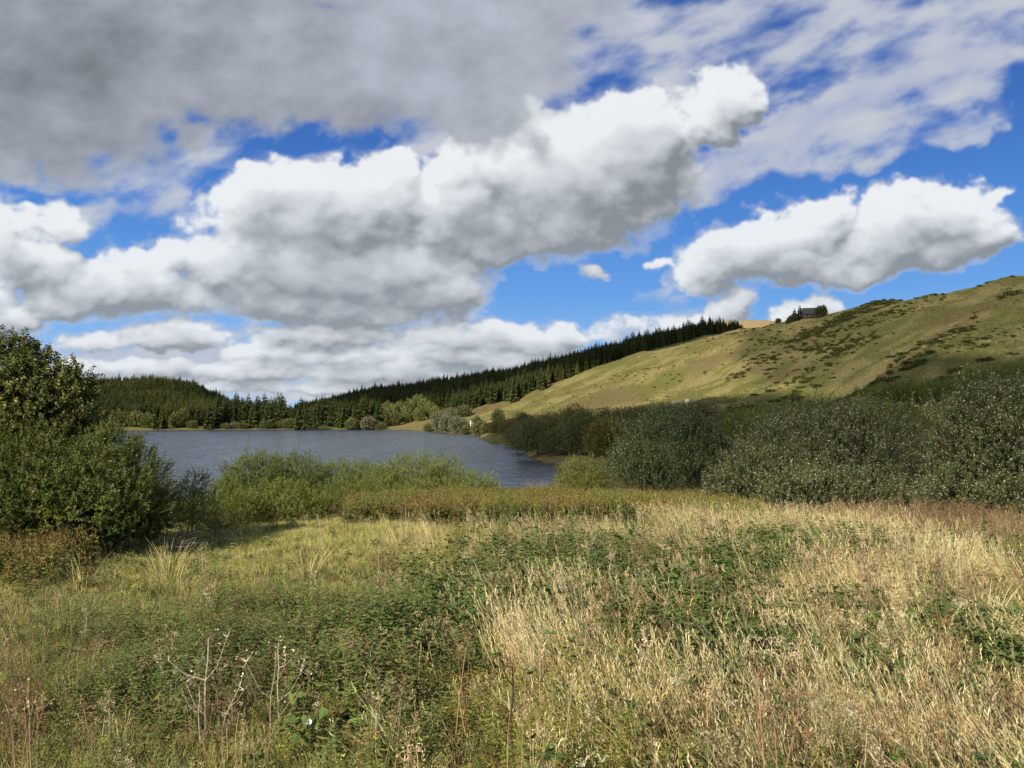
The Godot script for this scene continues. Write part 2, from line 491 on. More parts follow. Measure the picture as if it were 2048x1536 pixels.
func r_of(i: float) -> float:
	return 4200.0 * pow(i / (R_N - 1.0), 2.6) * 0.97 + 110.0 * i / (R_N - 1.0)

var r_list := PackedFloat32Array()

func make_land() -> void:
	r_list.resize(R_N)
	for i in R_N:
		r_list[i] = r_of(i)
	var cols := []
	for L in LAND:
		var line := PackedFloat32Array()
		line.resize(R_N)
		var p: Array = NEAR + L[1]
		for i in R_N:
			var r := r_list[i]
			var k := 0
			while k < p.size() - 4 and r > p[k + 2]:
				k += 2
			line[i] = lerpf(p[k + 1], p[k + 3], clampf((r - p[k]) / (p[k + 2] - p[k]), 0.0, 1.0))
		cols.append(line)
	table.resize(AZ_N * R_N)
	for a in AZ_N:
		var az := deg_to_rad(-52.0 + 104.0 * a / (AZ_N - 1))
		var col := 1024.0 + tan(az) * FOCAL
		var k := 0
		while k < LAND.size() - 2 and col > LAND[k + 1][0]:
			k += 1
		var t := clampf((col - LAND[k][0]) / (LAND[k + 1][0] - LAND[k][0]), 0.0, 1.0)
		for i in R_N:
			table[a * R_N + i] = lerpf(cols[k][i], cols[k + 1][i], t)
	# soften the joints of the profiles
	for pass_ in 2:
		var old := table.duplicate()
		for a in AZ_N:
			for i in R_N:
				var s := old[a * R_N + i] * 2.0
				s += old[maxi(a - 1, 0) * R_N + i] + old[mini(a + 1, AZ_N - 1) * R_N + i]
				s += old[a * R_N + maxi(i - 1, 0)] + old[a * R_N + mini(i + 1, R_N - 1)]
				table[a * R_N + i] = s / 6.0
	for S in SPURS:
		var pts := []
		for p in S[0]:
			var a := bearing(p[0])
			pts.append(Vector2(sin(a) * p[1], -cos(a) * p[1]))
		spur_pts.append(pts)
	noise_a.seed = 3
	noise_a.frequency = 1.0
	noise_a.fractal_octaves = 4
	noise_b.seed = 8
	noise_b.frequency = 1.0
	noise_b.fractal_octaves = 3
	noise_c.seed = 21
	noise_c.frequency = 1.0
	noise_c.fractal_octaves = 5
	noise_c.fractal_gain = 0.6

func ground(x: float, z: float) -> float:
	var r := sqrt(x * x + z * z)
	var az := rad_to_deg(atan2(x, -z))
	var ga := clampf((az + 52.0) / 104.0 * (AZ_N - 1), 0.0, AZ_N - 1.01)
	# the index of the distance
	var lo := 0
	var hi := R_N - 1
	while hi - lo > 1:
		var m := (lo + hi) >> 1
		if r_list[m] > r:
			hi = m
		else:
			lo = m
	var t := clampf((r - r_list[lo]) / (r_list[hi] - r_list[lo]), 0.0, 1.0)
	var ia := int(ga)
	var fa := ga - ia
	var h := lerpf(lerpf(table[ia * R_N + lo], table[ia * R_N + hi], t), lerpf(table[(ia + 1) * R_N + lo], table[(ia + 1) * R_N + hi], t), fa)
	if r > 120.0 and h > 2.5:
		var k := smoothstep(2.5, 14.0, h)
		var p := Vector2(x, z)
		for i in SPURS.size():
			var pts: Array = spur_pts[i]
			var best := 1e9
			var behind := 0.0
			for j in pts.size() - 1:
				var q := Geometry2D.get_closest_point_to_segment(p, pts[j], pts[j + 1])
				var d := p.distance_to(q)
				if d < best:
					best = d
					behind = p.length() - q.length()
			if best < 90.0:
				var w: float = SPURS[i][2]
				var ends := smoothstep(25.0, 175.0, p.distance_to(pts[-1])) * smoothstep(0.0, 30.0, p.distance_to(pts[0]))
				h += SPURS[i][1] * exp(-best * best / (w * w)) * k * ends
				if behind > 0.0:
					var g := (best - w * 2.4) / (w * 1.5)
					h -= SPURS[i][3] * exp(-g * g) * k * ends
		h += (noise_a.get_noise_2d(x * 0.016, z * 0.016) * 2.0 + noise_b.get_noise_2d(x * 0.05, z * 0.05) * 0.9 + noise_a.get_noise_2d((x * 0.82 - z * 0.57) * 0.010, (x * 0.57 + z * 0.82) * 0.045) * 2.2) * k * smoothstep(1500.0, 700.0, r)
	h += noise_b.get_noise_2d(x * 0.11, z * 0.11) * 0.22 * smoothstep(0.0, 1.0, h)
	return h

# ---------------------------------------------------------------- ground sheet, split where its cover changes
func cover_of(x: float, z: float, h: float, r: float, col: float) -> String:
	if r < 95.0 and h > -0.4:
		return "meadow_ground"
	if r > 1000.0:
		return "far_ground"
	if h < 0.22:
		return "lake_bed" if h < -0.12 else "shore_sand"
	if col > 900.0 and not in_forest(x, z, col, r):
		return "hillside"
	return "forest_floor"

# where the conifers stand on the ridge: beyond the upper edge of the grass
const EDGE := [[560, 470], [740, 470], [800, 470], [850, 500], [930, 470], [1020, 455], [1125, 470], [1200, 482], [1300, 512], [1400, 540], [1480, 566], [1500, 640]]
func forest_edge(col: float) -> float:
	var k := 0
	while k < EDGE.size() - 2 and col > EDGE[k + 1][0]:
		k += 1
	return lerpf(EDGE[k][1], EDGE[k + 1][1], clampf((col - EDGE[k][0]) / (EDGE[k + 1][0] - EDGE[k][0]), 0.0, 1.0))
func in_forest(x: float, z: float, col: float, r: float) -> bool:
	return col < 1495.0 and r > forest_edge(col) and r < 1000.0

func ground_color(what: String, x: float, z: float, h: float) -> Color:
	var n := noise_c.get_noise_2d(x * 0.02, z * 0.02)
	var f := noise_a.get_noise_2d(x * 0.09 + 50.0, z * 0.09)
	match what:
		"meadow_ground":
			return Color(0.15, 0.13, 0.06).lerp(Color(0.10, 0.115, 0.04), clampf(0.5 + f, 0.0, 1.0))
		"hillside":
			var straw := Color(0.33, 0.29, 0.13)
			var green := Color(0.195, 0.195, 0.07)
			var rust := Color(0.215, 0.17, 0.088)
			var band := noise_a.get_noise_2d((x * 0.82 - z * 0.57) * 0.014 + 5.0, (x * 0.57 + z * 0.82) * 0.09)
			var c := straw.lerp(green, smoothstep(-0.28, 0.22, n * 0.7 + f * 0.35 + band * 0.8))
			return c.lerp(rust, smoothstep(0.02, 0.4, noise_b.get_noise_2d(x * 0.013 + 9.0, z * 0.013) - band * 0.3) * 0.8)
		"shore_sand":
			return Color(0.24, 0.185, 0.12).lerp(Color(0.10, 0.09, 0.05), smoothstep(-0.2, 0.2, f))
		"lake_bed":
			return Color(0.06, 0.055, 0.045)
		"forest_floor":
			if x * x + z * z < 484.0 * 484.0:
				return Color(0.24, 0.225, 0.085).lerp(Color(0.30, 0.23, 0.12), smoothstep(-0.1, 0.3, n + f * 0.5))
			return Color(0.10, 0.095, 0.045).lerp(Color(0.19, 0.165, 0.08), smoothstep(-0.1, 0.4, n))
	return Color(0.27, 0.22, 0.11).lerp(Color(0.17, 0.16, 0.07), clampf(0.5 + n, 0.0, 1.0))

func build_ground() -> void:
	var rings := []
	var r := 0.0
	while r < 95.0:
		rings.append(r)
		r += 0.45 + r * 0.012
	while r < 800.0:
		rings.append(r)
		r += 2.6 if r < 420.0 else 5.0
	while r < 8000.0:
		rings.append(r)
		r *= 1.10
	var azs := []
	var a := -180.0
	while a <= 180.01:
		azs.append(a)
		a += 0.33 if absf(a) < 46.0 else 6.0
	var nr := rings.size()
	var na := azs.size()
	var P := PackedVector3Array()
	P.resize(nr * na)
	var kinds := {}
	for j in na:
		var s := sin(deg_to_rad(azs[j]))
		var c := -cos(deg_to_rad(azs[j]))
		for i in nr:
			var x: float = s * rings[i]
			var z: float = c * rings[i]
			P[j * nr + i] = Vector3(x, ground(x, z), z)
	var N := PackedVector3Array()
	N.resize(nr * na)
	for j in na:
		for i in nr:
			var da := P[mini(j + 1, na - 1) * nr + i] - P[maxi(j - 1, 0) * nr + i]
			var dr := P[j * nr + mini(i + 1, nr - 1)] - P[j * nr + maxi(i - 1, 0)]
			var n := da.cross(dr)
			if n.y < 0: n = -n
			N[j * nr + i] = n.normalized() if i > 0 and n.length() > 1e-9 else Vector3.UP
	var sets := {}
	for j in na - 1:
		for i in nr - 1:
			var q := [j * nr + i, j * nr + i + 1, (j + 1) * nr + i + 1, (j + 1) * nr + i]
			var m := (P[q[0]] + P[q[2]]) * 0.5
			var az := rad_to_deg(atan2(m.x, -m.z))
			var col := 1024.0 + tan(deg_to_rad(clampf(az, -60, 60))) * FOCAL
			var what := cover_of(m.x, m.z, m.y, Vector2(m.x, m.z).length(), col)
			if not sets.has(what):
				sets[what] = [PackedVector3Array(), PackedVector3Array(), PackedColorArray()]
			var S: Array = sets[what]
			for t in [0, 1, 2, 0, 2, 3]:
				var v := P[q[t]]
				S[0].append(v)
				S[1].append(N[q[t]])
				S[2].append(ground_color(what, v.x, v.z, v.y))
	var words := {"meadow_ground": "soil and thatch under the tall meadow plants", "hillside": "grassy hillside of straw and green patches rising on the right", "shore_sand": "narrow strip of pale sand along the lake shore", "lake_bed": "dark bed under the lake water", "forest_floor": "dry ground under the conifers across the lake", "far_ground": "distant upland behind the ridge"}
	for what in sets:
		var arr := []
		arr.resize(Mesh.ARRAY_MAX)
		arr[Mesh.ARRAY_VERTEX] = sets[what][0]
		arr[Mesh.ARRAY_NORMAL] = sets[what][1]
		arr[Mesh.ARRAY_COLOR] = sets[what][2]
		var am := ArrayMesh.new()
		am.add_surface_from_arrays(Mesh.PRIMITIVE_TRIANGLES, arr)
		var o := put(what, am, ground_material(0.35 if what == "meadow_ground" else 0.05))
		tag(o, words[what], "ground", "", "structure")

func noise_tex(size: int, freq: float, octaves: int, lo: Color, hi: Color, seed_: int, bump := 0.0) -> NoiseTexture2D:
	var n := FastNoiseLite.new()
	n.seed = seed_
	n.frequency = freq
	n.fractal_octaves = octaves
	n.fractal_gain = 0.62
	var t := NoiseTexture2D.new()
	t.width = size
	t.height = size
	t.seamless = true
	t.noise = n
	if bump > 0.0:
		t.as_normal_map = true
		t.bump_strength = bump
	else:
		var g := Gradient.new()
		g.set_color(0, lo)
		g.set_color(1, hi)
		t.color_ramp = g
	return t

func ground_material(scale_: float) -> StandardMaterial3D:
	var m := StandardMaterial3D.new()
	m.vertex_color_use_as_albedo = true
	m.roughness = 1.0
	m.metallic_specular = 0.1
	m.albedo_texture = noise_tex(1024, 0.02, 6, Color(0.55, 0.55, 0.5), Color(1.0, 1.0, 1.0), 4)
	m.uv1_triplanar = true
	m.uv1_world_triplanar = true
	m.uv1_scale = Vector3.ONE * scale_
	return m

func build_lake() -> void:
	# one sheet of water; the shore cuts it
	var lo := Vector2(-520, -500)
	var hi := Vector2(40, -66)
	var arr := []
	arr.resize(Mesh.ARRAY_MAX)
	arr[Mesh.ARRAY_VERTEX] = PackedVector3Array([Vector3(lo.x, 0, lo.y), Vector3(hi.x, 0, lo.y), Vector3(hi.x, 0, hi.y), Vector3(lo.x, 0, lo.y), Vector3(hi.x, 0, hi.y), Vector3(lo.x, 0, hi.y)])
	var up := PackedVector3Array()
	for i in 6: up.append(Vector3.UP)
	arr[Mesh.ARRAY_NORMAL] = up
	var am := ArrayMesh.new()
	am.add_surface_from_arrays(Mesh.PRIMITIVE_TRIANGLES, arr)
	var m := StandardMaterial3D.new()
	m.albedo_color = Color(0.030, 0.050, 0.075).linear_to_srgb()
	m.roughness = 0.34
	m.roughness_texture = noise_tex(512, 0.008, 3, Color(0.15, 0.15, 0.15), Color(0.9, 0.9, 0.9), 44)
	m.metallic_specular = 0.5
	m.normal_enabled = true
	m.normal_texture = noise_tex(1024, 0.011, 4, Color.BLACK, Color.WHITE, 31, 12.0)
	m.normal_scale = 1.2
	m.uv1_triplanar = true
	m.uv1_world_triplanar = true
	m.uv1_scale = Vector3(0.05, 0.05, 0.085)
	var o := put("lake_water", am, m)
	tag(o, "wind-rippled grey-blue lake water", "water", "", "structure")
# ---------------------------------------------------------------- trees and bushes
var leaf_m: StandardMaterial3D
var matt_leaf_m: StandardMaterial3D
var bark_m: StandardMaterial3D
var needle_m: StandardMaterial3D

func make_materials() -> void:
	leaf_m = plant_material(0.48, 0.36)
	matt_leaf_m = plant_material(0.7, 0.22)
	needle_m = plant_material(0.8, 0.2)
	bark_m = StandardMaterial3D.new()
	bark_m.vertex_color_use_as_albedo = true
	bark_m.roughness = 0.95
	bark_m.albedo_texture = noise_tex(256, 0.03, 4, Color(0.55, 0.55, 0.55), Color(1, 1, 1), 17)
	bark_m.uv1_triplanar = true
	bark_m.uv1_scale = Vector3(6, 2, 6)

func trunk_mesh(h: float, r: float, col: Color, bend := 0.0) -> ArrayMesh:
	var b := Build.new()
	var pts := []
	for i in 5:
		var t := i / 4.0
		pts.append(Vector3(bend * t * t * h, t * h - 0.4, bend * 0.6 * sin(t * 3.0) * h))
	b.tube(pts, r, r * 0.12, 6, col)
	return b.mesh()

# a spruce: whorls of drooping sprays round a stem, ragged, open low down
func conifer_crown(h: float, wide: float, whorls: int, low: float, c: Color) -> ArrayMesh:
	var b := Build.new()
	for w in whorls:
		var t := pow(float(w) / whorls, 0.9)
		var y := h * lerpf(low, 0.99, t)
		var reach := wide * pow(1.0 - t, 0.72) * rnd(0.8, 1.15) + 0.25
		var n := int(lerpf(11, 5, t))
		var turn := rnd(0, TAU)
		for k in n:
			var a := turn + TAU * k / n + rnd(-0.25, 0.25)
			var L := reach * rnd(0.68, 1.15)
			var out := Vector3(cos(a), rnd(-0.42, -0.12) + 0.35 * t, sin(a)).normalized()
			var side := Vector3(-sin(a), 0, cos(a))
			var at := Vector3(0, y + rnd(-0.3, 0.3), 0)
			var col := vary(c, 0.25)
			b.leaf(at, out, (side + Vector3(0, rnd(-0.3, 0.3), 0)).normalized(), L, L * 0.55, col)
			b.leaf(at + out * L * 0.25, (out + side * 0.55).normalized(), Vector3(0, 0.9, 0) + side * 0.4, L * 0.6, L * 0.36, vary(col, 0.15))
			b.leaf(at + out * L * 0.3, (out - side * 0.55 - Vector3(0, 0.15, 0)).normalized(), Vector3(0, 0.9, 0) - side * 0.4, L * 0.6, L * 0.36, vary(col, 0.15))
	b.tri(Vector3(-0.12, h * 0.95, 0), Vector3(0, h * 1.04, 0), Vector3(0.12, h * 0.95, 0), c)
	return b.mesh()

# a leafy crown for trees seen from far: leaf clumps through the volume of several lobes
func leafy_crown(lobes: Array, n: int, size: float, cols: Array, shell := 0.3) -> ArrayMesh:
	var b := Build.new()
	var total := 0.0
	for l in lobes:
		total += l[1].x * l[1].y
	for l in lobes:
		var m := int(n * l[1].x * l[1].y / total)
		for i in m:
			var d := rdir()
			var k := pow(rng.randf(), shell) * (1.0 + 0.22 * noise_a.get_noise_3d(d.x * 3.0 + l[0].x, d.y * 3.0, d.z * 3.0))
			var p: Vector3 = l[0] + Vector3(l[1].x * d.x, l[1].y * d.y, l[1].z * d.z) * k
			if p.y < 0.1: continue
			var out := (d + rdir() * 0.8 + Vector3(0, 0.25, 0)).normalized()
			var side := out.cross(rdir()).normalized()
			b.leaf(p, out, side, size * rnd(0.6, 1.4), size * rnd(0.45, 0.9), vary(cols[rng.randi() % cols.size()], 0.28))
	return b.mesh()

func set_tree(called: String, label: String, category: String, group: String, at: Vector3, crown: Mesh, crown_m: Material, trunk: Mesh, turn: float, size: Vector3) -> Node3D:
	var o := base(called, at, turn)
	o.scale = size
	put("crown", crown, crown_m, o)
	put("trunk", trunk, bark_m, o)
	tag(o, label, category, group)
	return o

func again(src: Node3D, label: String, at: Vector3, turn: float, size: Vector3) -> Node3D:
	var o: Node3D = src.duplicate()
	var plain: String = src.name
	var at_digit := plain.rfind("_")
	if at_digit > 0 and plain.substr(at_digit + 1).is_valid_int():
		plain = plain.substr(0, at_digit)
	o.name = numbered(plain)
	add_child(o)
	o.position = at
	o.rotation = Vector3(0, turn, 0)
	o.scale = size
	if label != "": o.set_meta("label", label)
	return o

# a sprig: a twig with its leaves; bushes carry thousands
func sprig_mesh(length: float, leaves: int, ll: float, lw: float, cols: Array, twig: Color, up := 0.75, pale := 0.0, pale_c := Color.WHITE) -> ArrayMesh:
	var b := Build.new()
	var bend := Vector3(rnd(-0.2, 0.2), 0, rnd(-0.2, 0.2))
	var tip := Vector3(bend.x * length, length, bend.z * length)
	b.blade(Vector3.ZERO, Vector3.UP, Vector3.RIGHT, bend, length, 0.010, twig, 2)
	for i in leaves:
		var t := lerpf(0.08, 1.0, float(i) / leaves)
		var p := Vector3(bend.x * length * t * t, length * t, bend.z * length * t * t)
		var a := i * 2.4 + rnd(-0.4, 0.4)
		var out := Vector3(cos(a), up + rnd(-0.35, 0.35), sin(a)).normalized()
		var side := out.cross(Vector3.UP).normalized().rotated(out, rnd(-0.9, 0.9))
		var c: Color = vary(cols[rng.randi() % cols.size()], 0.22)
		if rng.randf() < pale: c = vary(pale_c, 0.15)
		b.leaf(p, out, side, ll * rnd(0.7, 1.15), lw * rnd(0.8, 1.15), c)
	return b.mesh()

# lobes: chart column, row, distance, half width and half height in chart units, depth as a share of the width
func bush(called: String, label: String, category: String, group: String, foot_col: float, foot_d: float, lobes: Array, sprigs: Array, per_m2: float, tint: Color, mat: Material, size := 1.0, upright := 0.6, limbs := 9, bark := Color(0.16, 0.14, 0.11)) -> Node3D:
	var foot := spot(foot_col, foot_d)
	var o := base(called, foot)
	tag(o, label, category, group)
	var sets := []
	var tints := []
	for s in sprigs:
		sets.append([])
		tints.append([])
	var limbs_made := []
	for L in lobes:
		var a := bearing(L[0])
		var k: float = L[2] / FOCAL / cos(a)
		var ctr := Vector3(sin(a) * L[2], EYE.y + (835.0 - L[1]) * k * cos(a), -cos(a) * L[2]) - foot
		var rx: float = L[3] * k * cos(a)
		var ry: float = L[4] * k * cos(a)
		var rz: float = rx * (L[5] if L.size() > 5 else 0.85)
		var area := 4.0 * PI * pow((pow(rx * ry, 1.6) + pow(rx * rz, 1.6) + pow(ry * rz, 1.6)) / 3.0, 1.0 / 1.6)
		for i in int(area * per_m2):
			var d := rdir()
			var bump := 0.97 + 0.46 * noise_a.get_noise_3d(d.x * 2.6 + ctr.x, d.y * 2.6 + ctr.y, d.z * 2.6) + 0.2 * noise_b.get_noise_3d(d.x * 7.0, d.y * 7.0 + ctr.x, d.z * 7.0)
			var p := ctr + Vector3(d.x * rx, d.y * ry, d.z * rz) * bump * pow(rng.randf(), 0.22)
			var gy := ground(foot.x + p.x, foot.z + p.z) - foot.y
			if p.y < gy + 0.05:
				continue
			if noise_b.get_noise_3d(p.x * 1.1 + 5.0, p.y * 1.1, p.z * 1.1) < -0.22 and rng.randf() < 0.8:
				continue
			var axis := (d * (1.0 - upright) + Vector3.UP * upright + rdir() * 0.45).normalized()
			var q := Basis(Quaternion(Vector3.UP, axis)) * Basis(Vector3.UP, rnd(0, TAU))
			var w := rng.randi() % sprigs.size()
			sets[w].append(Transform3D(q.scaled(Vector3.ONE * size * rnd(0.7, 1.3)), p - axis * 0.15))
			var n := 1.0 + 0.35 * noise_b.get_noise_3d(p.x * 0.9, p.y * 0.9, p.z * 0.9)
			tints[w].append(Color(tint.r * n * rnd(0.85, 1.15), tint.g * n, tint.b * n * rnd(0.85, 1.15)))
		var m := maxi(2, int(limbs * rx * ry / 6.0))
		for i in mini(m, 7):
			var b := Build.new()
			var d := rdir()
			d.y = absf(d.y) * 0.8
			var to := ctr + Vector3(d.x * rx, d.y * ry, d.z * rz) * rnd(0.78, 1.1)
			var from := Vector3(lerpf(0.0, ctr.x, rnd(0.2, 0.7)), 0, lerpf(0.0, ctr.z, rnd(0.2, 0.7)))
			from.y = ground(foot.x + from.x, foot.z + from.z) - foot.y - 0.2
			var mid := from.lerp(to, 0.5) + Vector3(rnd(-0.3, 0.3), rnd(0.0, 0.5), rnd(-0.3, 0.3))
			b.tube([from, mid, to], 0.012 + 0.018 * minf(ry, 2.4), 0.006, 4, vary(bark, 0.2))
			limbs_made.append(b.mesh())
	var f := Node3D.new()
	f.name = "foliage"
	o.add_child(f)
	f.set_meta("kind", "stuff")
	for i in sprigs.size():
		if sets[i].size() > 0:
			var mmi := many("leaves", sprigs[i], mat, sets[i], tints[i], f)
			mmi.set_meta("kind", "stuff")
	for mesh in limbs_made:
		put("branch", mesh, bark_m, o)
	return o

func build_near_bushes() -> void:
	var willow := []
	for i in 3:
		willow.append(sprig_mesh(0.40, 28, 0.076, 0.025, [Color(0.10, 0.116, 0.042), Color(0.125, 0.136, 0.055), Color(0.078, 0.092, 0.033)], Color(0.12, 0.1, 0.07), 0.9, 0.2, Color(0.41, 0.435, 0.315)))
	var sallow := []
	for i in 3:
		sallow.append(sprig_mesh(0.36, 24, 0.060, 0.027, [Color(0.115, 0.14, 0.032), Color(0.145, 0.165, 0.042), Color(0.085, 0.11, 0.026)], Color(0.12, 0.09, 0.05), 0.7, 0.05, Color(0.26, 0.29, 0.19)))
	var alder := []
	for i in 3:
		alder.append(sprig_mesh(0.36, 16, 0.085, 0.055, [Color(0.092, 0.115, 0.025), Color(0.07, 0.09, 0.02), Color(0.115, 0.122, 0.03)], Color(0.13, 0.11, 0.09), 0.35, 0.03, Color(0.28, 0.28, 0.16)))
	# left of the lake
	bush("leafy_tree", "tall dark leafy tree at the left edge with bare grey limbs showing", "tree", "", 10, 24.5,
		[[10, 764, 24.5, 74, 58], [-70, 795, 25, 130, 96], [95, 792, 24, 68, 54], [148, 768, 24, 30, 30, 1.2], [60, 835, 24, 115, 70], [130, 845, 24, 52, 54], [22, 718, 24.5, 26, 26, 1.0], [70, 734, 24.5, 20, 22, 1.0], [-10, 900, 24.5, 140, 90]],
		alder, 40.0, Color(1, 1, 1), leaf_m, 1.0, 0.35, 12, Color(0.24, 0.22, 0.19))
	bush("sallow_bush", "broad green sallow bush in front of the dark tree at left", "bush", "bushes along the near lake shore", 150, 22.0,
		[[120, 945, 22, 145, 82], [215, 898, 22.5, 66, 50], [270, 958, 22, 70, 78], [40, 960, 22, 125, 76], [180, 985, 21.5, 130, 60], [310, 998, 22, 56, 58], [250, 1010, 21.5, 80, 46], [20, 912, 22.5, 100, 74], [205, 868, 22.5, 20, 20, 1.0]],
		sallow, 62.0, Color(0.92, 0.95, 0.9), leaf_m, 0.95, 0.45, 6)
	bush("slender_shrub", "thin pale shrub with open twigs beside the left bush", "shrub", "", 385, 27.0,
		[[392, 955, 27, 28, 24], [372, 990, 27, 38, 36], [405, 1000, 27, 38, 36]], sallow, 44.0, Color(1.9, 1.85, 1.7), leaf_m, 0.8, 0.4, 3, Color(0.3, 0.28, 0.24))
	var g := "bushes along the near lake shore"
	bush("shore_willow", "darker rounded willow, leftmost of the low row before the water", "bush", g, 540, 46.0,
		[[520, 955, 46, 72, 56], [590, 955, 46, 66, 52], [475, 980, 45, 44, 48], [560, 985, 45, 80, 40]], sallow, 64.0, Color(1.15, 1.2, 1.2), leaf_m, 1.0, 0.45)
	bush("shore_willow", "low willow in the middle of the row before the water", "bush", g, 690, 47.0,
		[[680, 965, 47, 72, 48], [740, 968, 47, 56, 48], [700, 990, 46, 80, 40]], sallow, 64.0, Color(1.35, 1.4, 1.4), leaf_m, 0.9, 0.5)
	bush("shore_willow", "pale green upright willow near the right end of the low row", "bush", g, 850, 45.0,
		[[830, 958, 45, 72, 54], [890, 965, 45, 54, 52], [780, 975, 45, 56, 50], [850, 990, 44, 100, 36]], sallow, 64.0, Color(1.55, 1.55, 1.5), leaf_m, 0.9, 0.5)
	bush("shore_willow", "small low willow at the right end of the row before open water", "bush", g, 960, 43.0,
		[[955, 980, 43, 44, 38], [985, 990, 43, 26, 24]], sallow, 64.0, Color(1.5, 1.55, 1.4), leaf_m, 0.85, 0.5)
	g = "yellow-green shrubs behind the meadow"
	bush("meadow_shrub", "yellow-green shrub next to the thin pale shrub", "shrub", g, 455, 30.0,
		[[450, 1000, 30, 66, 46], [405, 1020, 30, 46, 38], [500, 1008, 31, 46, 44]], sallow, 54.0, Color(1.3, 1.3, 0.95), leaf_m, 0.75, 0.5)
	bush("meadow_shrub", "yellow-green shrub in the middle of the row behind the meadow", "shrub", g, 580, 31.0,
		[[570, 1000, 31, 66, 46], [625, 1010, 31, 50, 40], [530, 1018, 31, 46, 36]], sallow, 54.0, Color(1.4, 1.35, 1.0), leaf_m, 0.75, 0.5)
	bush("meadow_shrub", "green shrub where the rusty plants begin", "shrub", g, 700, 32.0,
		[[680, 998, 32, 56, 44], [735, 996, 34, 52, 40], [650, 1018, 31, 46, 38]], sallow, 54.0, Color(1.15, 1.2, 0.95), leaf_m, 0.75, 0.5)
	# right of the lake
	g = "grey willows on the right bank"
	bush("grey_willow", "largest silver-grey willow in the middle of the right bank", "bush", g, 1640, 36.0,
		[[1610, 898, 36, 128, 88], [1530, 940, 34.5, 95, 58], [1725, 892, 35, 100, 88], [1470, 965, 34, 60, 44], [1660, 970, 33, 140, 54], [1690, 850, 36.5, 50, 40]],
		willow, 33.0, Color(1, 1, 1), leaf_m, 1.1, 0.65, 7, Color(0.24, 0.22, 0.2))
	bush("grey_willow", "tall silver-grey willow reaching the right edge of the view", "bush", g, 1990, 32.0,
		[[2010, 875, 32, 125, 102], [1925, 920, 32, 64, 72], [2095, 892, 32, 140, 112], [1960, 970, 31, 115, 56], [2045, 820, 33, 80, 50], [1945, 835, 33, 44, 38], [2120, 975, 31, 130, 56]],
		willow, 33.0, Color(1.05, 1.05, 1.02), leaf_m, 1.1, 0.65, 7, Color(0.24, 0.22, 0.2))
	bush("grey_willow", "dome-shaped dark willow left of the largest grey one", "bush", g, 1335, 44.0,
		[[1340, 900, 44, 112, 78], [1270, 930, 43, 62, 50], [1410, 915, 44, 62, 64], [1350, 850, 44.5, 66, 38]],
		willow, 30.0, Color(0.8, 0.92, 0.78), leaf_m, 1.1, 0.75, 7)
	bush("sallow_bush", "small round olive bush at the water's edge right of the inlet", "bush", g, 1165, 54.0,
		[[1165, 946, 54, 52, 38], [1140, 960, 54, 32, 26], [1195, 955, 54, 28, 30]], sallow, 40.0, Color(1.5, 1.35, 1.3), leaf_m, 0.9, 0.45)
	bush("sallow_bush", "yellow-green bush squeezed between the dome-shaped and the largest willow", "bush", g, 1450, 46.0,
		[[1450, 895, 46, 36, 48], [1470, 850, 48, 30, 26], [1440, 940, 45, 34, 34]], sallow, 24.0, Color(0.95, 1.0, 0.8), leaf_m, 1.0, 0.7)
	g = "green bushes behind the grey willows"
	bush("green_bush", "pale green bush behind and left of the largest willow", "bush", g, 1530, 66.0,
		[[1530, 845, 66, 62, 30], [1580, 835, 68, 56, 26], [1480, 856, 64, 46, 26]], sallow, 18.0, Color(1.35, 1.4, 1.0), leaf_m, 1.5, 0.75)
	bush("green_bush", "light green bush rising between the two grey willows", "bush", g, 1720, 70.0,
		[[1720, 830, 70, 70, 24], [1800, 838, 68, 60, 30], [1670, 840, 70, 42, 20]], sallow, 18.0, Color(1.3, 1.35, 1.0), leaf_m, 1.5, 0.75)
	bush("dark_bush", "dark bush at the foot of the hillside above the grey willows", "bush", g, 1850, 92.0,
		[[1850, 790, 92, 76, 20], [1780, 795, 92, 56, 18], [1925, 788, 90, 46, 20]], sallow, 16.0, Color(1.0, 1.05, 0.9), leaf_m, 1.5, 0.5)
	bush("dark_bush", "dark bush behind the tall willow at the right edge", "bush", g, 2010, 80.0,
		[[2010, 772, 80, 76, 20], [2100, 770, 80, 76, 26]], sallow, 16.0, Color(1.0, 1.05, 0.9), leaf_m, 1.5, 0.5)

func blob(w: float, h: float, rough := 0.0) -> Array:
	var l := []
	for i in 6:
		var a := TAU * i / 6.0 + rnd(-0.4, 0.4)
		var k := rnd(0.25, 0.5)
		l.append([Vector3(cos(a) * w * k, h * rnd(0.35, 0.62), sin(a) * w * k), Vector3(w * rnd(0.34, 0.5), h * rnd(0.3, 0.42), w * rnd(0.34, 0.5))])
	l.append([Vector3(0, h * 0.6, 0), Vector3(w * 0.5, h * 0.42, w * 0.5)])
	l.append([Vector3(0, h * 0.25, 0), Vector3(w * 0.75, h * 0.3, w * 0.75)])
	return l

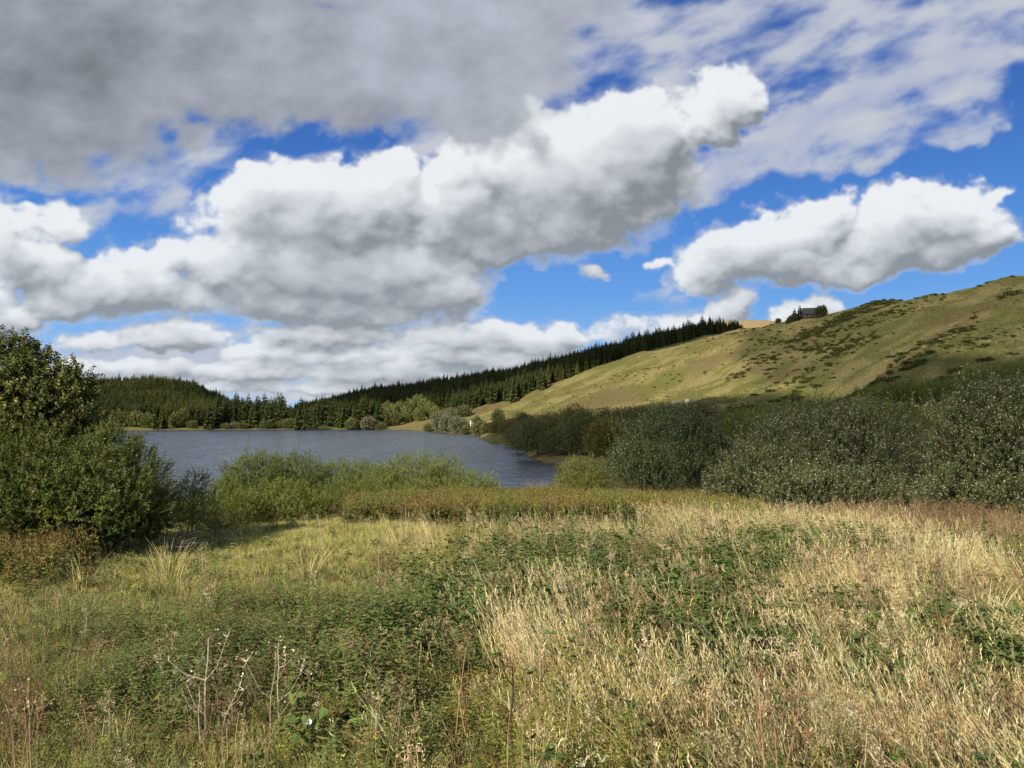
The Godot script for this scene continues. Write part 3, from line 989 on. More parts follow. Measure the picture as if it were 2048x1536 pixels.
func build_far_trees() -> void:
	# shrub crowns one metre high and two wide, scaled where they stand
	var crowns := {}
	var kinds := {
		"olive": [Color(0.115, 0.12, 0.042), Color(0.145, 0.145, 0.055), Color(0.09, 0.10, 0.035)],
		"dark": [Color(0.085, 0.10, 0.036), Color(0.105, 0.115, 0.045), Color(0.07, 0.085, 0.032)],
		"grey": [Color(0.14, 0.15, 0.09), Color(0.11, 0.125, 0.07), Color(0.17, 0.175, 0.11)],
		"lime": [Color(0.14, 0.155, 0.045), Color(0.11, 0.13, 0.04), Color(0.17, 0.175, 0.06)],
		"gold": [Color(0.17, 0.145, 0.038), Color(0.13, 0.12, 0.036), Color(0.10, 0.105, 0.034)],
		"pink": [Color(0.19, 0.16, 0.11), Color(0.16, 0.14, 0.09), Color(0.13, 0.125, 0.07)],
	}
	for k in kinds:
		crowns[k] = []
		for i in 2:
			crowns[k].append(leafy_crown(blob(1.0, 1.0), 2600, 0.11, kinds[k], 0.25))
		crowns[k].append(leafy_crown(blob(1.0, 1.0) + blob(0.8, 1.05), 9000 if k in ["dark", "olive", "gold"] else 100, 0.042, kinds[k], 0.25))
	var stem := trunk_mesh(0.8, 0.05, Color(0.13, 0.11, 0.09), 0.1)
	# column, distance, width and height in metres, kind, name, label, group
	var rows := [
		[1075, 127, 9.0, 6.4, "dark", "shore_bush", "dark spreading bush overhanging the water at the inlet mouth", "bushes along the right shore"],
		[1118, 122, 7.0, 4.6, "dark", "shore_bush", "dark bush with its skirt on the little sandy beach", "bushes along the right shore"],
		[1165, 118, 8.5, 6.9, "dark", "shore_bush", "dark bush behind the little round olive one", "bushes along the right shore"],
		[1218, 112, 9.0, 5.8, "gold", "shore_bush", "olive-gold bush left of the dome-shaped willow", "bushes along the right shore"],
		[1150, 150, 9.0, 7.6, "olive", "shore_bush", "olive bush behind the dark ones at the inlet", "bushes along the right shore"],
		[1275, 140, 10.5, 6.6, "dark", "shore_bush", "long dark bush above the dome-shaped willow", "bushes along the right shore"],
		[1345, 140, 11.0, 5.2, "dark", "shore_bush", "dark bush at the foot of the shaded slope", "bushes along the right shore"],
		[1220, 180, 12.0, 6.0, "dark", "shore_bush", "dark bush under the edge of the sunlit slope", "bushes along the right shore"],
		[1410, 115, 9.0, 4.6, "olive", "shore_bush", "olive bush between hillside and grey willows", "bushes along the right shore"],
		[1100, 160, 9.0, 6.2, "olive", "shore_bush", "rounded bush farther along the shaded shore", "bushes along the right shore"],
		[1052, 150, 7.0, 4.6, "dark", "shore_bush", "dark low bush leaning over the shaded water", "bushes along the right shore"],
		[1034, 180, 8.0, 5.6, "olive", "shore_bush", "small olive bush by the bend of the shore", "bushes along the right shore"],
		[1075, 200, 9.0, 5.2, "olive", "shore_bush", "broad bush beneath the road bank", "bushes along the right shore"],
		[1018, 212, 8.0, 5.2, "olive", "shore_bush", "rounded shrub where the shaded shore turns", "bushes along the right shore"],
		[1045, 235, 8.0, 5.6, "dark", "shore_bush", "dark shrub behind the bend of the shore", "bushes along the right shore"],
		[1000, 238, 8.0, 4.6, "gold", "shore_bush", "brownish shrub on the bank below the dark tree", "bushes along the right shore"],
		[985, 262, 8.0, 4.2, "gold", "shore_bush", "low brown scrub bush close to the road", "bushes along the right shore"],
		[1140, 215, 12.0, 5.6, "dark", "shore_bush", "dark scrub at the edge of the cloud shadow", "bushes along the right shore"],
		[1300, 195, 11.0, 5.2, "olive", "shore_bush", "olive scrub on the lower shaded slope", "bushes along the right shore"],
		[1390, 165, 12.0, 5.8, "dark", "shore_bush", "dark scrub between the slope and the dome-shaped willow", "bushes along the right shore"],
		[1470, 130, 10.0, 5.4, "dark", "shore_bush", "dark scrub above the squeezed yellow-green bush", "bushes along the right shore"],
		[1620, 120, 11.0, 5.6, "dark", "shore_bush", "dark scrub above the largest grey willow", "bushes along the right shore"],
		[962, 290, 8.0, 5.6, "olive", "shore_bush", "low scrub bush by the far bend of the shore", "bushes along the right shore"],
		[996, 322, 6.4, 7.0, "dark", "roadside_tree", "larger lone dark tree beside the road", "dark trees by the road"],
		[954, 332, 4.6, 5.4, "dark", "roadside_tree", "smaller lone dark tree beside the road", "dark trees by the road"],
		[1047, 330, 3.0, 3.0, "dark", "roadside_tree", "small dark bush on the road bank right of the lone tree", "dark trees by the road"],
		[918, 330, 9.0, 6.4, "grey", "shore_tree", "pale grey-green willow tree at the bend of the shore", "pale trees at the far bend"],
		[893, 345, 8.0, 8.6, "grey", "shore_tree", "tall pale willow tree left of the road posts", "pale trees at the far bend"],
		[880, 372, 9.0, 9.5, "grey", "shore_tree", "silvery tree behind the pale willows", "pale trees at the far bend"],
		[858, 382, 6.0, 4.4, "olive", "shore_tree", "dark low bush at the left end of the pale trees", "pale trees at the far bend"],
		[905, 400, 9.0, 8.0, "grey", "shore_tree", "round pale tree below the conifers", "pale trees at the far bend"],
		[935, 316, 7.0, 3.6, "olive", "shore_tree", "low waterside bush beneath the pale willows", "pale trees at the far bend"],
		[928, 432, 9.0, 6.6, "olive", "shore_tree", "grey-green bush touching the lit grass corner", "pale trees at the far bend"],
		[737, 440, 9.5, 7.6, "pink", "shore_shrub", "brownish-grey round shrub on the sandy point", "shrubs on the far shore"],
		[705, 442, 9.0, 7.0, "olive", "shore_shrub", "olive round shrub on the sandy point", "shrubs on the far shore"],
		[763, 436, 6.0, 4.0, "olive", "shore_shrub", "small dark shrub right of the brownish-grey one", "shrubs on the far shore"],
		[580, 466, 10.0, 6.0, "olive", "shore_shrub", "olive shrub at the right end of the far thicket", "shrubs on the far shore"],
		[558, 470, 9.0, 5.4, "lime", "shore_shrub", "lighter shrub within the far thicket", "shrubs on the far shore"],
		[533, 468, 9.0, 5.2, "olive", "shore_shrub", "olive shrub at the left end of the far thicket", "shrubs on the far shore"],
		[597, 470, 7.0, 6.4, "lime", "shore_shrub", "yellowish shrub by the gap in the far trees", "shrubs on the far shore"],
		[470, 468, 6.0, 4.0, "pink", "shore_shrub", "pale brownish shrub on the far bank", "shrubs on the far shore"],
		[486, 466, 7.0, 3.6, "gold", "shore_shrub", "low rusty shrub on the far bank", "shrubs on the far shore"],
		[452, 466, 7.0, 3.4, "lime", "shore_shrub", "low yellowish shrub on the far bank", "shrubs on the far shore"],
		[385, 468, 6.0, 4.6, "olive", "shore_shrub", "small olive shrub left of the far bank", "shrubs on the far shore"],
		[295, 470, 10.0, 8.0, "lime", "broadleaf_tree", "light green broadleaf tree on the far left shore", "broadleaf trees on the far shore"],
		[272, 474, 10.0, 9.0, "lime", "broadleaf_tree", "pale broadleaf tree farthest left on the far shore", "broadleaf trees on the far shore"],
		[352, 472, 9.0, 8.4, "olive", "broadleaf_tree", "olive broadleaf tree right of the dark shore fir", "broadleaf trees on the far shore"],
		[368, 476, 9.0, 11.0, "olive", "broadleaf_tree", "taller olive broadleaf tree near the bare trunk", "broadleaf trees on the far shore"],
		[237, 474, 9.0, 9.0, "lime", "broadleaf_tree", "yellowish broadleaf tree at the left bush's edge", "broadleaf trees on the far shore"],
	]
	var first := {}
	var i := 0
	for q in rows:
		var at := spot(q[0], q[1], -0.15)
		var key: String = q[5] + q[4] + str(q[1] < 240)
		var s := Vector3(q[2] * 0.62, q[3], q[2] * 0.62)
		i += 1
		if not first.has(key):
			first[key] = set_tree(q[5], q[6], "tree" if "tree" in q[5] else "bush", q[7], at, crowns[q[4]][2 if q[1] < 240 else i % 2], matt_leaf_m, stem, rnd(0, TAU), s)
		else:
			again(first[key], q[6], at, rnd(0, TAU), s)
	# the light broadleaf wood behind the far point
	var wood := [[768, 462, 11], [783, 470, 12], [800, 476, 13], [818, 480, 13], [835, 486, 14], [850, 470, 11], [790, 452, 9], [815, 458, 10], [840, 450, 9], [862, 455, 10], [775, 490, 13], [872, 440, 8]]
	var wl := ["lowest pale tree at the left end of the light wood", "pale green tree second from the left of the light wood", "full green tree in the light wood", "bright green tree in the middle of the light wood", "tall rounded tree on the crest of the light wood", "olive tree on the right flank of the light wood", "low bright tree at the front of the light wood", "low yellow-green tree in front of the wood's middle", "low tree above the dry grassy bank", "green tree at the right end of the light wood", "rear tree of the light wood beside the spruces", "small tree between the light wood and the willows"]
	for k in wood.size():
		var q: Array = wood[k]
		var at := spot(q[0], q[1], -0.15)
		var s := Vector3(q[2] * 0.5, q[2], q[2] * 0.5)
		var kind: String = ["lime", "lime", "olive", "lime"][k % 4]
		var key := "wood" + kind
		if not first.has(key):
			first[key] = set_tree("broadleaf_tree", wl[k], "tree", "light broadleaf wood on the far shore", at, crowns[kind][k % 2], matt_leaf_m, stem, rnd(0, TAU), s)
		else:
			again(first[key], wl[k], at, rnd(0, TAU), s)
	build_conifers()

func build_conifers() -> void:
	var crowns := []
	for i in 4:
		crowns.append(conifer_crown(18.0, [4.3, 3.9, 4.7, 3.5][i], [27, 29, 25, 29][i], [0.05, 0.09, 0.04, 0.14][i], Color(0.088, 0.104, 0.034) if i % 2 else Color(0.070, 0.090, 0.032)))
	var tm := trunk_mesh(17.0, 0.26, Color(0.11, 0.085, 0.065))
	var groups := [
		# columns, distances, heights, count, label, group
		[600, 762, 446, 492, 13, 20, 34, "dark green spruce in the close stand on the far shore point", "spruces on the shore point"],
		[432, 572, 468, 520, 13, 22, 36, "dark green spruce in the stand across the middle of the far shore", "spruces across the far shore"],
		[205, 430, 476, 520, 10, 17, 26, "dark green spruce along the left part of the far shore", "spruces on the left far shore"],
		[930, 1090, 448, 480, 11, 16, 22, "dark spruce at the lower edge of the ridge forest above the grass", "spruces at the ridge forest edge"],
	]
	var protos := []
	var special := [[312, 462, 9.5, "single dark fir standing forward at the water on the far left shore"], [330, 466, 11, "dark fir just right of the forward one on the far left shore"], [420, 465, 15, "dense dark spruce right of the bare trunk"], [613, 446, 14, "lowest spruce at the left end of the shore point"], [758, 448, 18, "last tall spruce at the right end of the shore point"]]
	for q in special:
		var h: float = q[2] / 18.0
		var at := spot(q[0], q[1], -0.1)
		var k := protos.size() % 4
		var o := set_tree("spruce_tree", q[3], "tree", "single spruces on the far shore", at, crowns[k], needle_m, tm, rnd(0, TAU), Vector3(h * 1.15, h, h * 1.15))
		protos.append(o)
	for g in groups:
		for i in g[6]:
			var col: float = lerpf(g[0], g[1], (i + rnd(0.1, 0.9)) / g[6])
			var at := spot(col, rnd(g[2], g[3]), -0.1)
			var h := rnd(g[4], g[5]) / 18.0
			var o := again(protos[rng.randi() % 4], g[7], at, rnd(0, TAU), Vector3(h * rnd(0.9, 1.2), h, h * rnd(0.9, 1.2)))
			o.set_meta("group", g[8])
	# the forest behind, a mass of trees
	var sets := [[], [], [], []]
	var cols := [[], [], [], []]
	var r := 470.0
	while r < 860.0:
		var col := -160.0
		while col < 1500.0:
			col += 3.0 / r * FOCAL * rnd(0.55, 1.5)
			var rr := r + rnd(-2.6, 2.6)
			if col > 575.0 and rr < forest_edge(col) + 3.0: continue
			if col > 745.0 and col < 905.0 and rr < 500.0: continue
			if col <= 575.0 and rr < 482.0: continue
			if col > 535.0 and col < 590.0 and rr > 520.0 and rng.randf() < 0.75: continue
			if col > 1425.0 and rr > 600.0 + (1500.0 - col) * 2.0: continue
			var at := spot(col, rr, -0.2)
			var n := noise_a.get_noise_2d(at.x * 0.012, at.z * 0.012)
			var h := (rnd(9.0, 12.5) + n * 3.0 + (rnd(1.0, 4.5) if rng.randf() < 0.08 else 0.0)) / 18.0
			if col > 1400.0: h *= lerpf(1.0, 0.85, (col - 1400.0) / 100.0)
			var k := rng.randi() % 4
			var b := Basis(Vector3.UP, rnd(0, TAU)).scaled(Vector3(h * rnd(0.7, 1.05), h, h * rnd(0.7, 1.05)))
			sets[k].append(Transform3D(b, at))
			var v := 1.0 + n * 0.5 + rnd(-0.3, 0.3)
			cols[k].append(Color(v * (1.0 + 0.35 * maxf(n, 0.0)), v, v * 0.95))
		r += 3.2
	var o := Node3D.new()
	o.name = "conifer_forest"
	add_child(o)
	tag(o, "dark conifer forest covering the hill and the ridge across the lake", "forest", "", "stuff")
	for k in 4:
		many("conifers", crowns[k], needle_m, sets[k], cols[k], o).set_meta("kind", "stuff")
	print("forest ", sets[0].size() * 4)

func build_hill_scrub() -> void:
	var meshes := []
	for i in 3:
		meshes.append(leafy_crown(blob(1.0, 0.7), 260, 0.26, [Color(0.075, 0.094, 0.027), Color(0.09, 0.105, 0.032), Color(0.058, 0.075, 0.024)], 0.3))
	# patches of broom: column, distance, spread in columns and metres, how many, size
	var patches := [
		[1590, 362, 80, 14, 420, 2.2], [1680, 376, 70, 14, 480, 2.2], [1765, 402, 50, 14, 300, 2.2], [1740, 330, 90, 8, 200, 1.6], [1580, 308, 70, 8, 160, 1.6], [1540, 392, 60, 14, 90, 1.7], [1480, 470, 40, 16, 60, 1.8], [1800, 345, 40, 10, 40, 1.6],
		[1860, 250, 50, 10, 210, 1.7], [1920, 262, 26, 8, 60, 1.5], [1620, 262, 60, 12, 110, 1.6], [1560, 228, 50, 10, 150, 2.2], [1500, 222, 40, 8, 60, 1.8], [1700, 290, 46, 12, 130, 1.7], [1660, 305, 36, 10, 80, 1.7],
		[1490, 300, 30, 7, 50, 1.7], [1900, 375, 36, 8, 70, 1.6], [1980, 380, 50, 10, 70, 1.6], [1830, 388, 60, 10, 60, 1.4], [2030, 330, 14, 8, 40, 2.6], [1280, 385, 60, 14, 60, 1.2], [1340, 372, 60, 16, 60, 1.2], [1200, 380, 60, 16, 60, 1.1],
		[1450, 210, 60, 12, 60, 1.8], [1750, 190, 90, 14, 120, 2.2], [1900, 170, 80, 14, 90, 2.2], [1960, 215, 50, 12, 60, 1.4], [1640, 200, 60, 14, 70, 2.0],
	]
	var sets := [[], [], []]
	var cols := [[], [], []]
	for p in patches:
		for i in int(p[4] * 1.25):
			var along := rng.randfn(0, p[2] * 0.75)
			var at := spot(p[0] + along, p[1] + along * 0.12 + rng.randfn(0, p[3] * 0.75), -0.1)
			if noise_a.get_noise_2d(at.x * 0.09, at.z * 0.09) + rnd(-0.3, 0.3) > -0.05:
				add_scrub(sets, cols, at, p[5] * rnd(0.25, 0.85))
	for i in 3600:
		var col := rnd(960, 2120)
		var at := spot(col, rnd(190, 470), -0.1)
		if noise_a.get_noise_2d(at.x * 0.03 + 7.0, at.z * 0.03) + rnd(-0.3, 0.3) > 0.14:
			add_scrub(sets, cols, at, rnd(0.25, 0.8))
	var o := Node3D.new()
	o.name = "broom_scrub"
	add_child(o)
	tag(o, "low dark green broom scrub in patches on the hillside", "scrub", "", "stuff")
	for k in 3:
		many("scrub", meshes[k], matt_leaf_m, sets[k], cols[k], o).set_meta("kind", "stuff")
	# tussocks of hill grass
	var t := []
	for k in 2:
		t.append(tuft(9, 0.3, 0.62, 0.09, 0.28, Vector3(0.25, 0, 0.1), [Color(1, 1, 1), Color(0.85, 0.86, 0.8)], 1))
	var ts := [[], []]
	var tc := [[], []]
	for i in 70000:
		var col := rnd(915, 2130)
		var d := sqrt(rnd(110.0 * 110.0, 570.0 * 570.0))
		if col < 1500.0 and d > forest_edge(col): continue
		var a := bearing(col)
		var x := sin(a) * d
		var z := -cos(a) * d
		var h := ground(x, z)
		if h < 1.2: continue
		var k := i % 2
		ts[k].append(Transform3D(Basis(Vector3.UP, rnd(0, TAU)).scaled(Vector3.ONE * rnd(0.6, 1.5)), Vector3(x, h - 0.05, z)))
		var c := ground_color("hillside", x, z, h)
		var v := rnd(0.85, 1.45)
		tc[k].append(Color(c.r * v, c.g * v, c.b * v))
	var g := Node3D.new()
	g.name = "hill_grass"
	add_child(g)
	tag(g, "dry tussock grass over the whole hillside", "grass", "", "stuff")
	for k in 2:
		many("tussocks", t[k], matt_leaf_m, ts[k], tc[k], g).set_meta("kind", "stuff")

func add_scrub(sets: Array, cols: Array, at: Vector3, s: float) -> void:
	var k := rng.randi() % 3
	sets[k].append(Transform3D(Basis(Vector3.UP, rnd(0, TAU)).scaled(Vector3(s * rnd(0.8, 1.4), s * rnd(0.6, 0.9), s)), at))
	var v := rnd(0.75, 1.3)
	cols[k].append(Color(v * rnd(0.9, 1.3), v, v))
# ---------------------------------------------------------------- the meadow in front
func tuft(n: int, h0: float, h1: float, width: float, spread: float, lean: Vector3, cols: Array, segs := 3) -> ArrayMesh:
	var b := Build.new()
	for i in n:
		var a := rnd(0, TAU)
		var r := spread * sqrt(rng.randf())
		var at := Vector3(cos(a) * r, -0.03, sin(a) * r)
		var out := Vector3(cos(a), 0, sin(a)).rotated(Vector3.UP, rnd(-0.8, 0.8))
		var along := (Vector3.UP + out * rnd(0.0, 0.35) + lean * rnd(0.3, 0.8)).normalized()
		var side := along.cross(rdir()).normalized()
		b.blade(at, along, side, out * rnd(0.05, 0.45) + lean * rnd(0.0, 0.4) - Vector3(0, 0.12, 0), rnd(h0, h1), width * rnd(0.7, 1.3), vary(cols[rng.randi() % cols.size()], 0.18), segs)
	return b.mesh()

# stalks of dead grass with loose seed heads
func straw(n: int, h0: float, h1: float, spread: float, lean: Vector3, cols: Array) -> ArrayMesh:
	var b := Build.new()
	for i in n:
		var a := rnd(0, TAU)
		var r := spread * sqrt(rng.randf())
		var at := Vector3(cos(a) * r, -0.03, sin(a) * r)
		var along := (Vector3.UP + rdir() * 0.28 + lean * rnd(0.2, 1.1)).normalized()
		var side := along.cross(rdir()).normalized()
		var bend := lean * rnd(0.0, 0.5) + rdir() * 0.12
		var h := rnd(h0, h1)
		var c := vary(cols[rng.randi() % cols.size()], 0.2)
		b.blade(at, along, side, bend, h, rnd(0.004, 0.0075), c, 3)
		if rng.randf() < 0.6:
			var tip := at + along * h * 0.86 + bend * h * 0.74
			for k in 4:
				b.leaf(tip + along * 0.03 * k, (along + rdir() * 0.5).normalized(), side, rnd(0.03, 0.07), 0.009, vary(c, 0.15))
	return b.mesh()

func herb(h: float, pairs: int, ll: float, lw: float, cols: Array, stem: Color) -> ArrayMesh:
	var b := Build.new()
	var stems := 3
	for s in stems:
		var at := Vector3(rnd(-0.1, 0.1), -0.02, rnd(-0.1, 0.1))
		var along := (Vector3.UP + rdir() * 0.25).normalized()
		var hh := h * rnd(0.7, 1.1)
		b.blade(at, along, along.cross(rdir()).normalized(), Vector3.ZERO, hh, 0.007, stem, 1)
		for i in pairs:
			var t := lerpf(0.25, 1.0, float(i) / pairs)
			for k in 2:
				var a := i * 1.57 + k * PI + rnd(-0.3, 0.3)
				var out := Vector3(cos(a), rnd(-0.15, 0.45), sin(a)).normalized()
				var side := out.cross(Vector3.UP).normalized().rotated(out, rnd(-0.4, 0.4))
				var sz := lerpf(1.0, 0.6, t) * rnd(0.75, 1.2)
				b.leaf(at + along * hh * t, out, side, ll * sz, lw * sz, vary(cols[rng.randi() % cols.size()], 0.22))
	return b.mesh()

func bramble_mesh() -> ArrayMesh:
	var b := Build.new()
	for s in 3:
		var a0 := rnd(0, TAU)
		var out0 := Vector3(cos(a0), 0, sin(a0))
		for i in 9:
			var t := (i + 1) / 9.0
			var p := out0 * 0.45 * t + Vector3(0, 0.62 * (t - 0.45 * t * t) * 1.5, 0) + rdir() * 0.05
			var a := rnd(0, TAU)
			var f := Vector3(cos(a), rnd(-0.5, 0.8), sin(a)).normalized()
			var g := f.cross(Vector3.UP).normalized()
			var c := vary([Color(0.075, 0.11, 0.032), Color(0.10, 0.135, 0.038), Color(0.06, 0.09, 0.028)][rng.randi() % 3], 0.25)
			if rng.randf() < 0.011: c = Color(0.46, 0.49, 0.42)
			elif rng.randf() < 0.04: c = Color(0.2, 0.19, 0.05)
			for k in 3:
				var d := f.rotated(Vector3.UP, (k - 1) * 1.15)
				b.leaf(p, (d - Vector3(0, 0.15, 0)).normalized(), d.cross(Vector3.UP).normalized().rotated(d, rnd(-0.9, 0.9)), rnd(0.05, 0.075), rnd(0.036, 0.05), c)
		b.blade(Vector3.ZERO, (Vector3.UP + out0 * 0.4).normalized(), out0.cross(Vector3.UP), out0 * 0.4 - Vector3(0, 0.2, 0), 0.7, 0.006, Color(0.14, 0.09, 0.06), 3)
	return b.mesh()

# meadowsweet gone over: leafy below, rusty plumes above
func rusty_herb(rust: Array, green: Array, h: float) -> ArrayMesh:
	var b := Build.new()
	for s in 4:
		var at := Vector3(rnd(-0.16, 0.16), -0.02, rnd(-0.16, 0.16))
		var along := (Vector3.UP + rdir() * 0.16).normalized()
		var hh := h * rnd(0.75, 1.1)
		b.blade(at, along, along.cross(rdir()).normalized(), Vector3.ZERO, hh, 0.009, Color(0.16, 0.085, 0.035), 1)
		for i in 14:
			var t := rnd(0.12, 0.72)
			var a := rnd(0, TAU)
			var out := Vector3(cos(a), rnd(-0.2, 0.5), sin(a)).normalized()
			b.leaf(at + along * hh * t, out, out.cross(Vector3.UP).normalized().rotated(out, rnd(-0.7, 0.7)), rnd(0.07, 0.13), rnd(0.035, 0.06), vary(green[rng.randi() % green.size()], 0.25))
		for i in 26:
			var t := rnd(0.62, 1.03)
			var d := (rdir() + Vector3(0, 0.9, 0)).normalized()
			b.leaf(at + along * hh * t + rdir() * 0.035, d, d.cross(rdir()).normalized(), rnd(0.03, 0.09), rnd(0.008, 0.022), vary(rust[rng.randi() % rust.size()], 0.25))
	return b.mesh()

# dead flat-topped umbels, brown
func umbel_mesh(h: float, c: Array) -> ArrayMesh:
	var b := Build.new()
	for s in 3:
		var at := Vector3(rnd(-0.15, 0.15), -0.02, rnd(-0.15, 0.15))
		var along := (Vector3.UP + rdir() * 0.2).normalized()
		var hh := h * rnd(0.75, 1.1)
		var col: Color = vary(c[rng.randi() % c.size()], 0.2)
		b.tube([at, at + along * hh * 0.5 + rdir() * 0.02, at + along * hh], 0.006, 0.003, 3, col)
		for k in 3:
			var top := at + along * hh * rnd(0.72, 1.0)
			var dir := (along + rdir() * 0.55).normalized()
			var e := top + dir * rnd(0.1, 0.22)
			b.blade(top, dir, dir.cross(rdir()).normalized(), Vector3.ZERO, top.distance_to(e), 0.005, col, 1)
			for i in 12:
				var d := (dir + rdir() * 0.8).normalized()
				b.blade(e, d, d.cross(rdir()).normalized(), Vector3.ZERO, rnd(0.04, 0.08), 0.0045, vary(col, 0.2), 1)
				b.leaf(e + d * 0.06, rdir(), rdir(), 0.016, 0.014, vary(col, 0.25))
	return b.mesh()

func g2(c: float, r: float, c0: float, r0: float, sc: float, sr: float) -> float:
	var a := (c - c0) / sc
	var b := (r - r0) / sr
	return exp(-a * a - b * b)

const KINDS := ["green_grass", "dry_grass", "low_leaves", "nettles", "bramble", "rusty", "umbels", "golden", "fine_straw", "pale_straw", "bleached", "broad_leaves"]

# what grows at a spot: column, and r a measure of nearness (1536 near the camera, 1030 at the bushes)
func grows(c: float, r: float, x: float, z: float) -> Array:
	var n := noise_a.get_noise_2d(x * 0.28, z * 0.28)
	var m := noise_b.get_noise_2d(x * 0.5 + 30.0, z * 0.5)
	var right := smoothstep(820.0, 1350.0, c + n * 130.0 - (r - 1250.0) * 0.1)
	var left := 1.0 - right
	var w := {}
	var back := smoothstep(1130.0, 1060.0, r)      # the far part of the meadow is low on the left
	var big := noise_b.get_noise_2d(x * 0.16 + 11.0, z * 0.16)
	var swath := smoothstep(-0.12, 0.22, big + n * 0.5)      # straw stands in swathes, greenery between
	w.green_grass = 0.75 * left + 0.20 + right * (0.25 + 0.5 * (1.0 - swath)) + 1.2 * g2(c, r, 560, 1080, 420, 60) + m * 0.3
	w.dry_grass = 0.22 * left * (1.0 - back) + right * (0.10 + 0.26 * swath) + n * 0.15 + 0.8 * g2(c, r, 840, 1080, 110, 34) + 0.6 * g2(c, r, 120, 1210, 220, 50) + 0.5 * g2(c, r, 600, 1160, 200, 26)
	w.low_leaves = 1.5 * left * (1.0 - smoothstep(1200.0, 1320.0, r) * 0.6) + right * (0.4 + 0.7 * (1.0 - swath))
	w.nettles = (3.4 * g2(c, r, 700, 1340, 200, 130) + 2.2 * g2(c, r, 250, 1400, 190, 100)) * clampf(1.0 + big * 2.2, 0.25, 1.6) + 1.6 * g2(c, r, 860, 1210, 150, 60) + 0.12 + 1.2 * g2(c, r, 560, 1270, 300, 60) + right * (0.3 + 0.5 * (1.0 - swath))
	w.bramble = 1.5 * g2(c, r, 1120, 1175, 180, 66) + 0.9 * g2(c, r, 1430, 1170, 140, 60) + 0.7 * g2(c, r, 1450, 1330, 120, 80) + 1.0 * g2(c, r, 1950, 1330, 80, 70) + 0.9 * g2(c, r, 1620, 1110, 140, 34) + 0.8 * g2(c, r, 930, 1250, 120, 60) + maxf(0.0, m - 0.08) * 1.0 * right
	w.rusty = 6.0 * g2(c, r, 40, 1090, 100, 34) * float(c < 180)
	w.umbels = 0.008 + 0.02 * right + 1.0 * g2(c, r, 1980, 1035, 170, 34) + 0.4 * g2(c, r, 1750, 1045, 160, 22) + 0.4 * g2(c, r, 30, 1440, 80, 70) + 0.16 * g2(c, r, 480, 1400, 110, 80)
	w.golden = 0.07 + 1.1 * g2(c, r, 1150, 1440, 160, 70) + 0.4 * g2(c, r, 1180, 1300, 150, 60)
	w.fine_straw = 0.012 * left + 0.3 * g2(c, r, 1150, 1180, 220, 80) + right * (0.06 + 0.2 * swath) + 0.2 * g2(c, r, 980, 1420, 140, 130) + 0.3 * g2(c, r, 50, 1440, 110, 100) + 0.22 * g2(c, r, 500, 1400, 90, 70) + maxf(0.0, n) * 0.12 * left
	w.pale_straw = 0.003 + 2.2 * g2(c, r, 1440, 1030, 90, 22) + right * smoothstep(0.1, 0.35, big + n * 0.4) * 0.4 + 0.35 * g2(c, r, 1720, 1440, 220, 110) + 0.5 * g2(c, r, 1780, 1160, 170, 70) + 0.6 * g2(c, r, 1680, 1050, 130, 24) + 0.3 * g2(c, r, 880, 1085, 50, 20)
	w.broad_leaves = 0.07 + maxf(0.0, m) * 0.35 + 0.3 * g2(c, r, 640, 1430, 120, 60)
	w.bleached = 0.015 + 0.015 * right + 0.06 * g2(c, r, 1080, 1150, 200, 90) + 0.12 * g2(c, r, 480, 1380, 200, 100)
	var out := []
	for k in KINDS:
		out.append(maxf(0.0, w[k]))
	return out

